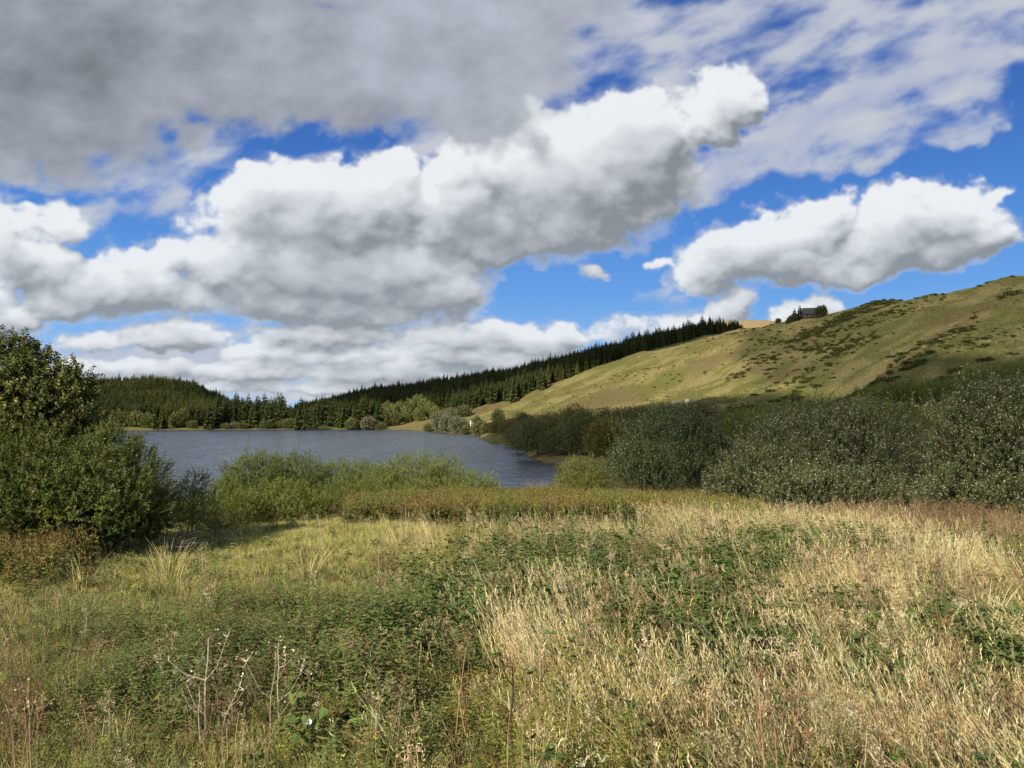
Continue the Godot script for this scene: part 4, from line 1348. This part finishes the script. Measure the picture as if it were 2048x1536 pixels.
func build_meadow() -> void:
	var lean := Vector3(-0.55, 0, 0.05)
	var meshes := {}
	var straw_c := [Color(0.43, 0.345, 0.165), Color(0.33, 0.25, 0.115), Color(0.50, 0.41, 0.22), Color(0.24, 0.165, 0.08)]
	var pale_c := [Color(0.58, 0.48, 0.25), Color(0.5, 0.41, 0.2), Color(0.62, 0.53, 0.32)]
	var green_c := [Color(0.32, 0.33, 0.08), Color(0.24, 0.275, 0.062), Color(0.42, 0.39, 0.13), Color(0.54, 0.47, 0.24)]
	var make := {
		"green_grass": func(): return tuft(34, 0.12, 0.34, 0.007, 0.16, Vector3.ZERO, green_c, 2),
		"dry_grass": func(): return tuft(36, 0.15, 0.40, 0.006, 0.18, lean * 0.6, straw_c + [Color(0.2, 0.19, 0.07)], 2),
		"low_leaves": func(): return herb(0.16, 5, 0.065, 0.038, [Color(0.33, 0.35, 0.075), Color(0.23, 0.28, 0.06), Color(0.46, 0.42, 0.12), Color(0.50, 0.42, 0.19)], Color(0.14, 0.12, 0.05)),
		"nettles": func(): return herb(0.48, 9, 0.062, 0.027, [Color(0.085, 0.13, 0.032), Color(0.105, 0.155, 0.037), Color(0.125, 0.135, 0.045), Color(0.165, 0.125, 0.06)], Color(0.1, 0.09, 0.04)),
		"bramble": func(): return bramble_mesh(),
		"rusty": func(): return rusty_herb([Color(0.19, 0.135, 0.045), Color(0.23, 0.18, 0.06), Color(0.14, 0.095, 0.036), Color(0.19, 0.17, 0.055)], [Color(0.10, 0.115, 0.03), Color(0.14, 0.13, 0.04), Color(0.075, 0.095, 0.026)], 0.75),
		"umbels": func(): return umbel_mesh(0.85, [Color(0.2, 0.125, 0.07), Color(0.26, 0.18, 0.10), Color(0.16, 0.095, 0.055)]),
		"bleached": func(): return umbel_mesh(0.6, [Color(0.5, 0.41, 0.25), Color(0.40, 0.31, 0.18), Color(0.55, 0.47, 0.31)]),
		"broad_leaves": func(): return herb(0.26, 4, 0.15, 0.062, [Color(0.13, 0.18, 0.045), Color(0.10, 0.15, 0.04), Color(0.24, 0.18, 0.07), Color(0.2, 0.11, 0.06)], Color(0.18, 0.1, 0.06)),
		"golden": func(): return herb(0.5, 12, 0.10, 0.017, [Color(0.2, 0.22, 0.045), Color(0.26, 0.24, 0.05), Color(0.15, 0.18, 0.04), Color(0.34, 0.27, 0.05)], Color(0.2, 0.17, 0.06)),
		"fine_straw": func(): return straw(12, 0.26, 0.64, 0.2, lean, straw_c),
		"pale_straw": func(): return straw(24, 0.45, 0.95, 0.15, lean * 1.2, pale_c),
	}
	var variants := 4
	var sets := {}
	var tints := {}
	for k in KINDS:
		meshes[k] = []
		sets[k] = []
		tints[k] = []
		for i in variants:
			meshes[k].append(make[k].call())
			sets[k].append([])
			tints[k].append([])
	var placed := 0
	for i in 56000:
		var d := sqrt(rnd(4.4 * 4.4, 31.0 * 31.0))
		if i % 4 == 0: d = sqrt(rnd(4.4 * 4.4, 14.0 * 14.0))
		var col := rnd(-190.0, 2240.0)
		var a := bearing(col)
		var x := sin(a) * d
		var z := -cos(a) * d
		var h := ground(x, z)
		var r := 835.0 + FOCAL * (EYE.y - h - 0.2) / (d * cos(a))
		if col > 700.0 and col < 1500.0 and d > 27.5: continue
		var w := grows(col, r, x, z)
		var total := 0.0
		for q in w: total += q
		var pick := rng.randf() * total
		var k := 0
		while k < w.size() - 1 and pick > w[k]:
			pick -= w[k]
			k += 1
		var kind: String = KINDS[k]
		var v := rng.randi() % variants
		var s := rnd(0.7, 1.25)
		if col < 800.0 and kind != "nettles" and kind != "rusty": s *= lerpf(0.62, 1.0, smoothstep(560.0, 820.0, col))
		if kind == "nettles" or kind == "broad_leaves":
			s = rnd(0.55, 1.35) * (0.85 + 0.7 * noise_b.get_noise_2d(x * 0.45, z * 0.45)) * (1.0 + 0.55 * g2(col, r, 700, 1330, 190, 120))
		var turn := rnd(0, TAU)
		if kind in ["fine_straw", "pale_straw", "dry_grass"]: turn = rnd(-0.5, 0.5) + noise_b.get_noise_2d(x * 0.3, z * 0.3 + 60.0) * 2.6
		var b := Basis(Vector3.UP, turn).scaled(Vector3(s, s * rnd(0.8, 1.15), s))
		sets[kind][v].append(Transform3D(b, Vector3(x, h, z)))
		var f := 1.0 + 0.3 * noise_a.get_noise_2d(x * 0.6 + 80.0, z * 0.6)
		var tone := Color(f * rnd(0.87, 1.1), f * rnd(0.93, 1.08), f * rnd(0.85, 1.12))
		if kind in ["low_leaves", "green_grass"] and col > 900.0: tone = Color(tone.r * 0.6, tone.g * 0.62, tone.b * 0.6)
		tints[kind][v].append(tone)
		placed += 1
	# a rusty belt behind the meadow
	for i in 5200:
		var col := rnd(700.0, 1530.0)
		var d := rnd(26.5, 39.0)
		if col < 800.0 and d > 34.0: continue
		if col > 1490.0 and d > 33.0: continue
		var p := spot(col, d)
		var v := rng.randi() % variants
		var s := rnd(0.9, 1.4)
		sets.rusty[v].append(Transform3D(Basis(Vector3.UP, rnd(0, TAU)).scaled(Vector3(s, s * (1.0 + 0.25 * noise_a.get_noise_2d(p.x * 0.3, p.z * 0.3)), s)), p))
		var t := smoothstep(0.0, 0.5, noise_b.get_noise_2d(p.x * 0.25, p.z * 0.25) + 0.2)
		tints.rusty[v].append(Color(1.0, 1.0, 1.0).lerp(Color(0.8, 1.15, 0.9), t))
	var words := {"green_grass": ["meadow_grass", "green meadow grass growing through the tangle", "grass"], "dry_grass": ["dry_grass", "matted dry yellow grass of the meadow", "grass"], "low_leaves": ["leafy_ground_cover", "low yellow-green leafy weeds on the left of the meadow", "weeds"], "nettles": ["nettle_patch", "dark green nettles in dense patches near the camera", "nettles"], "bramble": ["bramble_thicket", "dark bramble with a few white leaf undersides mid-meadow", "bramble"], "rusty": ["rusty_herbs", "rusty brown flowering herbs in a belt before the bushes", "herbs"], "umbels": ["withered_umbels", "withered brown umbels thickest at the right edge", "dead plants"], "bleached": ["bleached_stems", "thin bleached dead stems scattered over the meadow", "dead plants"], "broad_leaves": ["broad_leaved_weeds", "broad-leaved weeds here and there in the meadow", "weeds"], "golden": ["narrow_leaved_herbs", "yellow-green narrow-leaved herbs low in the middle", "herbs"], "fine_straw": ["straw_stalks", "fine straw-coloured stalks leaning with the wind", "grass"], "pale_straw": ["pale_straw", "tall pale straw in clumps on the right", "grass"]}
	for k in KINDS:
		var o := Node3D.new()
		o.name = words[k][0]
		add_child(o)
		tag(o, words[k][1], words[k][2], "", "stuff")
		for v in variants:
			if sets[k][v].size() > 0:
				many("plants", meshes[k][v], matt_leaf_m, sets[k][v], tints[k][v], o).set_meta("kind", "stuff")
	print("meadow ", placed)
# ---------------------------------------------------------------- single things
func smooth_mesh(v: PackedVector3Array) -> ArrayMesh:
	var st := SurfaceTool.new()
	st.begin(Mesh.PRIMITIVE_TRIANGLES)
	st.set_smooth_group(0)
	for p in v:
		st.add_vertex(p)
	st.generate_normals()
	return st.commit()

# a passing cloud: its outline is where its shade falls, carried up along the sun's rays
func cloud(label: String, outline: Array, high: float, dense: float) -> void:
	var poly := PackedVector2Array()
	for p in outline:
		poly.append(Vector2(p[0], p[1]))
	var lo := poly[0]
	var hi := poly[0]
	for p in poly:
		lo = lo.min(p)
		hi = hi.max(p)
	var step := 7.0
	var nx := int((hi.x - lo.x) / step) + 3
	var nz := int((hi.y - lo.y) / step) + 3
	var thick := PackedFloat32Array()
	thick.resize(nx * nz)
	var P := PackedVector3Array()
	P.resize(nx * nz)
	for j in nz:
		for i in nx:
			var p := lo + Vector2(i - 1, j - 1) * step
			var d := 1e9
			for k in poly.size():
				d = minf(d, p.distance_to(Geometry2D.get_closest_point_to_segment(p, poly[k], poly[(k + 1) % poly.size()])))
			if not Geometry2D.is_point_in_polygon(p, poly): d = -d
			d += noise_c.get_noise_2d(p.x * 0.03, p.y * 0.03) * 9.0 + noise_c.get_noise_2d(p.x * 0.11, p.y * 0.11) * 4.0
			thick[j * nx + i] = d
			var g := Vector3(p.x, maxf(ground(p.x, p.y), 0.0), p.y)
			P[j * nx + i] = g + sun_towards * ((high - g.y) / sun_towards.y)
	var b := PackedVector3Array()
	for j in nz - 1:
		for i in nx - 1:
			var q := [j * nx + i, j * nx + i + 1, (j + 1) * nx + i + 1, (j + 1) * nx + i]
			var top := []
			var bottom := []
			var inside := false
			for k in q:
				var t := maxf(thick[k], 0.0)
				if thick[k] > 0.0: inside = true
				top.append(P[k] + Vector3(0, 6.0 * sqrt(t) + noise_a.get_noise_2d(P[k].x * 0.05, P[k].z * 0.05) * minf(t, 14.0), 0))
				bottom.append(P[k] - Vector3(0, 1.5 * sqrt(t), 0))
			if inside:
				for k in [0, 1, 2, 0, 2, 3]: b.append(top[k])
				for k in [0, 2, 1, 0, 3, 2]: b.append(bottom[k])
	var m := plain_material(Color(0.85, 0.86, 0.88), 1.0)
	m.transparency = BaseMaterial3D.TRANSPARENCY_ALPHA      # some light comes through it
	m.albedo_color.a = dense
	var o := put("cloud", smooth_mesh(b), m)
	tag(o, label, "cloud", "clouds that shade the valley")

func build_clouds() -> void:
	cloud("low cloud shading the willows of the right bank", [[26, -25], [16, -34], [14, -48], [16, -66], [2, -92], [-6, -150], [-10, -225], [6, -282], [55, -245], [82, -200], [98, -150], [120, -100], [130, -55], [70, -22]], 520.0, 0.52)
	cloud("long low cloud shading the ridge forest", [[-175, -535], [-110, -525], [-60, -520], [0, -505], [50, -485], [100, -492], [160, -520], [190, -550], [190, -860], [-230, -860], [-230, -600]], 560.0, 0.7)
	cloud("thin low cloud shading the upper right of the hillside", [[92, -300], [150, -470], [200, -490], [310, -370], [280, -150], [170, -110], [112, -150], [95, -215]], 600.0, 0.30)

func build_far_hill() -> void:
	# a bare rounded summit far behind the forest
	var c := spot(1488, 1700)
	var v := PackedVector3Array()
	var n := 40
	var grid := []
	for j in n + 1:
		var row := []
		for i in n + 1:
			var x := (i / float(n) - 0.5) * 560.0
			var z := (j / float(n) - 0.5) * 560.0
			var r := sqrt(x * x + z * z)
			var y := 214.0 - 0.00135 * r * r + noise_a.get_noise_2d(x * 0.02, z * 0.02) * 6.0
			row.append(Vector3(c.x + x, y, c.z + z))
		grid.append(row)
	for j in n:
		for i in n:
			for q in [[j, i], [j, i + 1], [j + 1, i + 1], [j, i], [j + 1, i + 1], [j + 1, i]]:
				v.append(grid[q[0]][q[1]])
	var m := StandardMaterial3D.new()
	m.albedo_texture = noise_tex(512, 0.02, 5, Color(0.44, 0.37, 0.24), Color(0.64, 0.56, 0.38), 61)
	m.uv1_triplanar = true
	m.uv1_world_triplanar = true
	m.uv1_scale = Vector3.ONE * 0.012
	m.roughness = 1.0
	tag(put("distant_hill", smooth_mesh(v), m), "bare straw-coloured summit far behind the forest", "hill", "", "structure")

func build_hut() -> void:
	# a stone hut with a steep slate roof on the skyline
	var o := base("stone_hut", spot(1629, 440, -0.3), deg_to_rad(-14))
	tag(o, "dark stone hut with a slate roof alone on the skyline", "hut")
	var wall := Build.new()
	var L := 5.2
	var W := 2.6
	wall.box(Vector3(-L, 0, -W), Vector3(L, 2.3, W), Color(0.11, 0.095, 0.08))
	for s in [-1.0, 1.0]:
		wall.tri(Vector3(s * (L - 0.003), 2.3, -W), Vector3(s * (L - 0.003), 5.3, 0), Vector3(s * (L - 0.003), 2.3, W), Color(0.11, 0.095, 0.08))
	put("wall", wall.mesh(), bark_m, o)
	var slate := plain_material(Color(0.032, 0.034, 0.040), 0.6)
	for s in [-1.0, 1.0]:
		var b := Build.new()
		var eave := Vector3(0, 1.95, s * (W + 0.4))
		var ridge := Vector3(0, 5.5, 0)
		var out := Vector3(0, 0.75, s * 0.66) * 0.16
		var a := [Vector3(-L - 0.4, eave.y, eave.z), Vector3(L + 0.4, eave.y, eave.z), Vector3(L + 0.4, ridge.y, 0), Vector3(-L - 0.4, ridge.y, 0)]
		b.quad(a[0] + out, a[1] + out, a[2] + out, a[3] + out, Color.WHITE)
		b.quad(a[0], a[1], a[2], a[3], Color.WHITE)
		for k in 4:
			b.quad(a[k], a[(k + 1) % 4], a[(k + 1) % 4] + out, a[k] + out, Color.WHITE)
		put("roof", b.mesh(), slate, o)
	var ch := Build.new()
	ch.box(Vector3(2.6, 4.8, -0.4), Vector3(3.3, 6.2, 0.4), Color(0.1, 0.09, 0.08))
	put("chimney", ch.mesh(), bark_m, o)
	var d := Build.new()
	d.box(Vector3(-1.0, 0.0, W + 0.02), Vector3(0.1, 2.1, W + 0.1), Color(0.05, 0.04, 0.035))
	put("door", d.mesh(), bark_m, o)
	for x in [-3.6, 1.8]:
		var w := Build.new()
		w.box(Vector3(x, 1.0, W + 0.02), Vector3(x + 0.9, 2.0, W + 0.09), Color(0.03, 0.03, 0.035))
		put("window", w.mesh(), bark_m, o)
	# trees round it
	var c1 := conifer_crown(10.0, 2.9, 20, 0.1, Color(0.035, 0.045, 0.022))
	var c2 := leafy_crown(blob(1.0, 1.0), 1500, 0.13, [Color(0.05, 0.055, 0.022), Color(0.06, 0.06, 0.026)], 0.3)
	var tm := trunk_mesh(9.0, 0.2, Color(0.08, 0.065, 0.05))
	var ts := trunk_mesh(0.8, 0.045, Color(0.08, 0.065, 0.05))
	var g := "trees by the hut"
	var a := set_tree("fir_tree", "left of two dark firs beside the hut", "tree", g, spot(1592, 448, -0.2), c1, needle_m, tm, 0.3, Vector3(0.95, 0.85, 0.95))
	again(a, "right and taller of two dark firs beside the hut", spot(1602.5, 446, -0.2), 1.9, Vector3(0.95, 0.98, 0.95))
	var b := set_tree("skyline_tree", "round dark broadleaf tree left of the firs on the skyline", "tree", g, spot(1583, 450, -0.2), c2, matt_leaf_m, ts, 0.4, Vector3(3.2, 5.2, 3.2))
	again(b, "low dark broadleaf tree in front of the firs by the hut", spot(1589, 446, -0.2), 2.0, Vector3(2.8, 5.0, 2.8))
	again(b, "broad tree hiding the right end of the hut", spot(1641, 430, -0.2), 1.0, Vector3(3.2, 6.6, 3.0))
	again(b, "outermost tree right of the hut", spot(1650, 432, -0.2), 3.3, Vector3(2.8, 6.8, 2.8))
	again(b, "small round bush alone on the skyline left of the hut", spot(1559, 476, -0.2), 4.4, Vector3(2.2, 3.2, 2.2))

func build_road() -> void:
	# the road below the hill, seen as a thin line with its rail and white posts
	var b := Build.new()
	var pts := []
	for q in [[925, 372], [945, 356], [965, 346], [985, 341], [1010, 336], [1040, 328], [1080, 316], [1130, 304]]:
		pts.append(spot(q[0], q[1]))
	for i in pts.size() - 1:
		var d: Vector3 = (pts[i + 1] - pts[i]).normalized()
		var s := Vector3(-d.z, 0, d.x) * 2.8
		b.quad(pts[i] - s + Vector3(0, 0.35, 0), pts[i] + s + Vector3(0, 0.35, 0), pts[i + 1] + s + Vector3(0, 0.35, 0), pts[i + 1] - s + Vector3(0, 0.35, 0), Color(0.12, 0.12, 0.12))
	tag(put("road", b.mesh(), bark_m), "grey road running below the hillside", "road", "", "structure")
	var rail := base("guard_rail", spot(975, 339, 0.35))
	tag(rail, "low grey guard rail along the road between the dark trees", "guard rail")
	var metal := plain_material(Color(0.42, 0.42, 0.41), 0.5)
	var from := spot(962, 342, 0.35) - rail.position
	var to := spot(1000, 333, 0.35) - rail.position
	var bar := Build.new()
	bar.tube([from + Vector3(0, 0.75, 0), to + Vector3(0, 0.75, 0)], 0.2, 0.2, 4, Color.WHITE)
	put("beam", bar.mesh(), metal, rail)
	var pm := Build.new()
	pm.box(Vector3(-0.07, -0.3, -0.07), Vector3(0.07, 0.8, 0.07), Color.WHITE)
	var post_mesh := pm.mesh()
	for i in 6:
		put("post", post_mesh, metal, rail).position = from.lerp(to, i / 5.0)
	var white := plain_material(Color(0.78, 0.77, 0.74), 0.6)
	var words := ["tallest of the white roadside marker posts", "middle white roadside marker post", "right white roadside marker post nearest the dark tree"]
	for i in 3:
		var m := Build.new()
		var h: float = [2.4, 1.5, 1.5][i]
		m.box(Vector3(-0.3, -0.2, -0.12), Vector3(0.3, h * 0.9, 0.12), Color.WHITE)
		m.box(Vector3(-0.2, h * 0.9, -0.1), Vector3(0.2, h, 0.1), Color.WHITE)
		var o := put("marker_post", m.mesh(), white)
		o.position = spot([941.5, 944.5, 947.0][i], 352, 0.1)
		tag(o, words[i], "post", "white posts by the road")

func boulder(label: String, at: Vector3, s: Vector3, c: Color) -> void:
	var v := PackedVector3Array()
	var n := 10
	var P := []
	for j in n + 1:
		var row := []
		for i in n * 2 + 1:
			var th := PI * j / n
			var ph := TAU * (i % (n * 2)) / (n * 2)
			var d := Vector3(sin(th) * cos(ph), cos(th), sin(th) * sin(ph))
			row.append(d * s * (1.0 + 0.35 * noise_a.get_noise_3d(d.x * 1.6 + at.x, d.y * 1.6, d.z * 1.6)))
		P.append(row)
	for j in n:
		for i in n * 2:
			for q in [[j, i], [j + 1, i + 1], [j, i + 1], [j, i], [j + 1, i], [j + 1, i + 1]]:
				v.append(P[q[0]][q[1]])
	var m := StandardMaterial3D.new()
	m.albedo_color = c.linear_to_srgb()
	m.albedo_texture = noise_tex(256, 0.03, 4, Color(0.6, 0.6, 0.6), Color(1, 1, 1), 71)
	m.uv1_triplanar = true
	m.roughness = 0.95
	var o := put("boulder", smooth_mesh(v), m)
	o.position = at
	tag(o, label, "boulder", "boulders on the hillside")

# a dead flower stalk: straight stem, forks, withered heads
func dry_stalk(label: String, col: float, d: float, h: float, r: float, c: Color, forks: Array, lean: float, head := 0, turn := 0.0) -> void:
	var o := base("dry_stalk", spot(col, d), turn)
	tag(o, label, "stalk", "dead stalks standing in the meadow")
	var st := Build.new()
	var pts := []
	for i in 6:
		var t := i / 5.0
		pts.append(Vector3(lean * h * t * t + 0.012 * sin(t * 9.0), h * t - 0.05, 0.01 * cos(t * 7.0)))
	st.tube(pts, r, r * 0.6, 6, c)
	put("stem", st.mesh(), bark_m, o)
	var tips := [pts[-1]]
	for f in forks:      # height share, direction in degrees, length, rise
		var b := Build.new()
		var k: float = f[0] * 5.0
		var from: Vector3 = pts[int(k)].lerp(pts[mini(int(k) + 1, 5)], k - int(k))
		var a := deg_to_rad(f[1])
		var dir := Vector3(cos(a), 0, sin(a) * 0.6)
		var L: float = f[2]
		var mid := from + dir * L * 0.5 + Vector3(0, f[3] * L * 0.35, 0)
		var tip := from + dir * L * 0.9 + Vector3(0, f[3] * L, 0)
		b.tube([from, mid, tip], r * 0.65, r * 0.35, 5, vary(c, 0.1))
		put("branch", b.mesh(), bark_m, o)
		tips.append(tip)
	if head > 0:
		for tip in tips:
			var b := Build.new()
			for i in head:
				var dd := (rdir() + Vector3(0, 0.7, 0)).normalized()
				b.blade(tip, dd, dd.cross(rdir()).normalized(), Vector3.ZERO, rnd(0.06, 0.13), 0.006, vary(c, 0.2), 1)
				b.leaf(tip + dd * 0.1, rdir(), rdir(), 0.025, 0.02, vary(c, 0.3))
			put("seed_head", b.mesh(), matt_leaf_m, o).set_meta("kind", "stuff")

func rush_clump(label: String, col: float, d: float, h: float, n: int, cols: Array, spread := 0.12) -> void:
	var o := put("grass_clump", tuft(n, h * 0.45, h, 0.011, spread, Vector3(0, 0, 0), cols, 4), matt_leaf_m)
	o.position = spot(col, d)
	tag(o, label, "grass clump", "tall grass clumps in the meadow")

func build_stalks() -> void:
	var pale := Color(0.66, 0.59, 0.44)
	var tan_ := Color(0.36, 0.25, 0.13)
	var brown := Color(0.13, 0.06, 0.04)
	dry_stalk("tall bleached forked stalk standing highest at lower left", 421, 7.6, 1.02, 0.0105, pale, [[0.62, 155, 0.38, 0.55], [0.62, 40, 0.34, 1.25], [0.3, 170, 0.2, 1.6]], 0.02, 4)
	dry_stalk("thinner bleached stalk right beside the highest forked one", 411, 7.5, 0.62, 0.007, pale, [[0.6, 150, 0.16, 1.2]], -0.02)
	dry_stalk("slanting pale stalk right of the highest forked one", 452, 7.5, 0.6, 0.007, pale, [[0.7, 20, 0.16, 1.0]], 0.28, 5)
	dry_stalk("tan branching stalk in the middle of the lower left group", 548, 7.4, 0.84, 0.0085, Color(0.5, 0.4, 0.25), [[0.4, 130, 0.34, 1.4], [0.72, 40, 0.2, 1.2]], 0.06, 6)
	dry_stalk("pale crooked stalk at the right of the lower left group", 566, 7.5, 0.9, 0.0085, pale, [[0.42, 135, 0.4, 1.1], [0.45, 30, 0.3, 1.0], [0.8, 15, 0.14, 0.6]], -0.02, 8)
	dry_stalk("rust-brown bent stalk leaning right in the lower left group", 540, 7.0, 0.75, 0.008, tan_, [[0.6, 20, 0.2, 0.8]], 0.4, 5)
	dry_stalk("dark reddish-brown forked stalk at the bottom centre", 1024, 6.3, 0.98, 0.0125, brown, [[0.62, 25, 0.36, 1.1], [0.86, 120, 0.16, 0.9], [0.22, 200, 0.2, -0.3]], 0.0, 16)
	dry_stalk("small white dead stem with two arms on the left slope", 243, 9.4, 0.42, 0.006, pale, [[0.6, 130, 0.14, 0.7]], -0.12)
	dry_stalk("short white stick lying in the grass left of centre", 720, 10.4, 0.4, 0.006, Color(0.5, 0.42, 0.22), [[0.7, 140, 0.18, 0.8]], 0.0)
	dry_stalk("thin forked stalk before the middle shrubs", 515, 15.2, 0.75, 0.006, pale, [[0.6, 140, 0.3, 0.9], [0.7, 30, 0.2, 1.2]], -0.05, 3)
	dry_stalk("Y-shaped pale stem in the grass left of the central clump", 413, 16.5, 0.62, 0.010, pale, [[0.5, 60, 0.25, 1.4]], -0.05)
	dry_stalk("tall lone pale stem rising before the rusty belt", 812, 20.5, 0.95, 0.010, Color(0.5, 0.4, 0.27), [[0.75, 120, 0.12, 1.0]], 0.02, 3)
	dry_stalk("leaning pale stem before the middle shrubs", 648, 19.5, 0.95, 0.011, pale, [], -0.16)
	dry_stalk("brown withered stem pair at the foot of the middle shrubs", 436, 22.5, 0.8, 0.013, Color(0.26, 0.13, 0.06), [[0.5, 60, 0.3, 1.6]], 0.02, 10)
	dry_stalk("forked beige stalk among the brambles", 1127, 11.4, 0.72, 0.0065, Color(0.5, 0.42, 0.27), [[0.6, 120, 0.25, 1.4], [0.6, 50, 0.25, 1.3], [0.75, 100, 0.2, 1.2]], 0.0, 8)
	dry_stalk("yellowish stalk right of the forked bramble stalk", 1186, 11.2, 0.85, 0.0065, Color(0.45, 0.36, 0.15), [[0.75, 120, 0.16, 1.2]], -0.1, 6)
	dry_stalk("dark upright stem at the right before the willows", 1815, 17.6, 1.0, 0.010, brown, [[0.8, 60, 0.16, 1.2], [0.8, 130, 0.16, 1.2]], 0.0, 14)
	dry_stalk("thin dark stem in the straw right of centre", 1766, 9.2, 0.85, 0.007, Color(0.16, 0.09, 0.05), [[0.85, 130, 0.12, 1.0]], 0.03, 8)
	dry_stalk("brown dry stem at the left edge in the foreground", 62, 7.0, 0.85, 0.009, tan_, [[0.5, 40, 0.3, 1.4], [0.6, 140, 0.25, 1.2]], 0.1, 10)
	dry_stalk("beige dry stem close to the left edge", 85, 6.9, 0.95, 0.008, Color(0.45, 0.34, 0.2), [[0.6, 60, 0.25, 1.2]], -0.05, 8)
	var straw_c := [Color(0.5, 0.42, 0.2), Color(0.42, 0.36, 0.15), Color(0.3, 0.3, 0.1)]
	rush_clump("loose clump of tall straw-green grass on the left", 345, 16.6, 1.05, 70, straw_c, 0.3)
	rush_clump("tall pale fanned grass clump in the middle distance", 622, 15.8, 1.0, 80, [Color(0.55, 0.46, 0.25), Color(0.45, 0.38, 0.18), Color(0.3, 0.27, 0.1)], 0.14)
	rush_clump("sparse tall grass clump by the left patch of rusty herbs", 178, 16.8, 0.95, 40, straw_c, 0.2)
	rush_clump("upright yellow-green clump in front of the rusty belt", 945, 26.5, 1.45, 90, [Color(0.3, 0.3, 0.09), Color(0.36, 0.34, 0.12), Color(0.42, 0.36, 0.14)], 0.35)
	rush_clump("drooping olive grass tussock left of the brambles", 770, 16.5, 0.6, 160, [Color(0.2, 0.18, 0.06), Color(0.27, 0.22, 0.08)], 0.25)
	rush_clump("green bushy tussock below the loose clump", 330, 14.8, 0.42, 130, [Color(0.13, 0.16, 0.045), Color(0.18, 0.19, 0.06)], 0.2)
	rush_clump("upright pale clump at the right among straw", 1960, 13.2, 1.1, 60, [Color(0.58, 0.5, 0.3), Color(0.5, 0.42, 0.22)], 0.12)
	# bare fallen branch at the foot of the left bush
	var o := base("fallen_branch", spot(352, 21.0))
	tag(o, "bleached dead branch lying at the foot of the left bush", "branch")
	for k in 9:
		var b := Build.new()
		var a := rnd(-0.5, 0.5)
		var from := Vector3(rnd(-0.35, -0.1), rnd(0.1, 0.25), rnd(-0.1, 0.1))
		var to := from + Vector3(rnd(0.5, 0.95), rnd(-0.1, 0.4), a * 0.5)
		b.tube([from, from.lerp(to, 0.5) + Vector3(0, rnd(0.0, 0.1), 0), to], 0.014, 0.004, 4, vary(Color(0.42, 0.38, 0.33), 0.15))
		put("twig", b.mesh(), bark_m, o)

# a climbing bindweed with heart-shaped leaves and a white trumpet
func build_bindweed() -> void:
	var o := base("bindweed", spot(622, 6.9))
	tag(o, "white trumpet flower and broad leaves of bindweed at lower left", "flower")
	for k in 7:
		var b := Build.new()
		var a := rnd(0, TAU)
		var at := Vector3(rnd(-0.16, 0.16), rnd(0.25, 0.62), rnd(-0.1, 0.1))
		var along := Vector3(cos(a) * 0.6, -0.6, 0.6).normalized()
		var side := along.cross(Vector3(0, 0.5, 0.8)).normalized()
		var c := vary(Color(0.085, 0.13, 0.034), 0.25)
		var tip := at + along * 0.1
		var back := at - along * 0.02
		var n := along.cross(side).normalized() * 0.008
		b.tri(at, back + side * 0.03, at + side * 0.038 + along * 0.02 + n, c)
		b.tri(at, at + side * 0.038 + along * 0.02 + n, tip, c)
		b.tri(at, tip, at - side * 0.038 + along * 0.02 + n, c)
		b.tri(at, at - side * 0.038 + along * 0.02 + n, back - side * 0.03, c)
		put("leaf", b.mesh(), leaf_m, o)
	var f := Build.new()
	var p := Vector3(0.03, 0.42, 0.12)
	var d := Vector3(0.55, 0.6, 0.5).normalized()
	var s := d.cross(Vector3.UP).normalized()
	var u := s.cross(d)
	for k in 10:
		var a0 := TAU * k / 10.0
		var a1 := TAU * (k + 1) / 10.0
		var r0 := s * cos(a0) + u * sin(a0)
		var r1 := s * cos(a1) + u * sin(a1)
		f.quad(p + r0 * 0.006, p + d * 0.035 + r0 * 0.015, p + d * 0.035 + r1 * 0.015, p + r1 * 0.006, Color(0.75, 0.76, 0.72))
		f.quad(p + d * 0.035 + r0 * 0.015, p + d * 0.045 + r0 * 0.025, p + d * 0.045 + r1 * 0.025, p + d * 0.035 + r1 * 0.015, Color(0.78, 0.78, 0.76))
	put("blossom", f.mesh(), leaf_m, o)
	var v := Build.new()
	v.tube([Vector3(0, -0.05, 0), Vector3(0.04, 0.3, 0.03), Vector3(-0.03, 0.6, 0.02)], 0.004, 0.003, 4, Color(0.15, 0.17, 0.05))
	put("stem", v.mesh(), bark_m, o)

func build_reeds() -> void:
	var m := straw(10, 0.6, 1.3, 0.5, Vector3(0.1, 0, 0), [Color(0.3, 0.26, 0.17), Color(0.24, 0.21, 0.13)])
	var xf := []
	var cols := []
	for i in 60:
		var p := spot(rnd(1045, 1125), rnd(64, 76), 0.0)
		xf.append(Transform3D(Basis(Vector3.UP, rnd(0, TAU)).scaled(Vector3.ONE * rnd(0.6, 1.1)), p))
		cols.append(Color.WHITE)
	var o := many("shore_reeds", m, matt_leaf_m, xf, cols)
	tag(o, "thin pale reeds standing at the water's edge in the inlet", "reeds", "", "stuff")

func build_things() -> void:
	build_clouds()
	build_far_hill()
	build_hut()
	build_road()
	boulder("whitish boulder low on the hillside at the shadow's edge", spot(1375, 262, 0.3), Vector3(1.1, 0.9, 0.9), Color(0.62, 0.6, 0.56))
	boulder("grey boulder left of the whitish one", spot(1352, 266, 0.3), Vector3(1.5, 0.9, 1.0), Color(0.3, 0.28, 0.25))
	build_stalks()
	build_bindweed()
	build_reeds()
func build_all() -> void:
	make_land()
	make_materials()
	build_ground()
	build_lake()
	print("land ", Time.get_ticks_msec())
	build_far_trees()
	build_hill_scrub()
	print("far ", Time.get_ticks_msec())
	build_near_bushes()
	print("bushes ", Time.get_ticks_msec())
	build_meadow()
	build_things()
	print("meadow ", Time.get_ticks_msec())
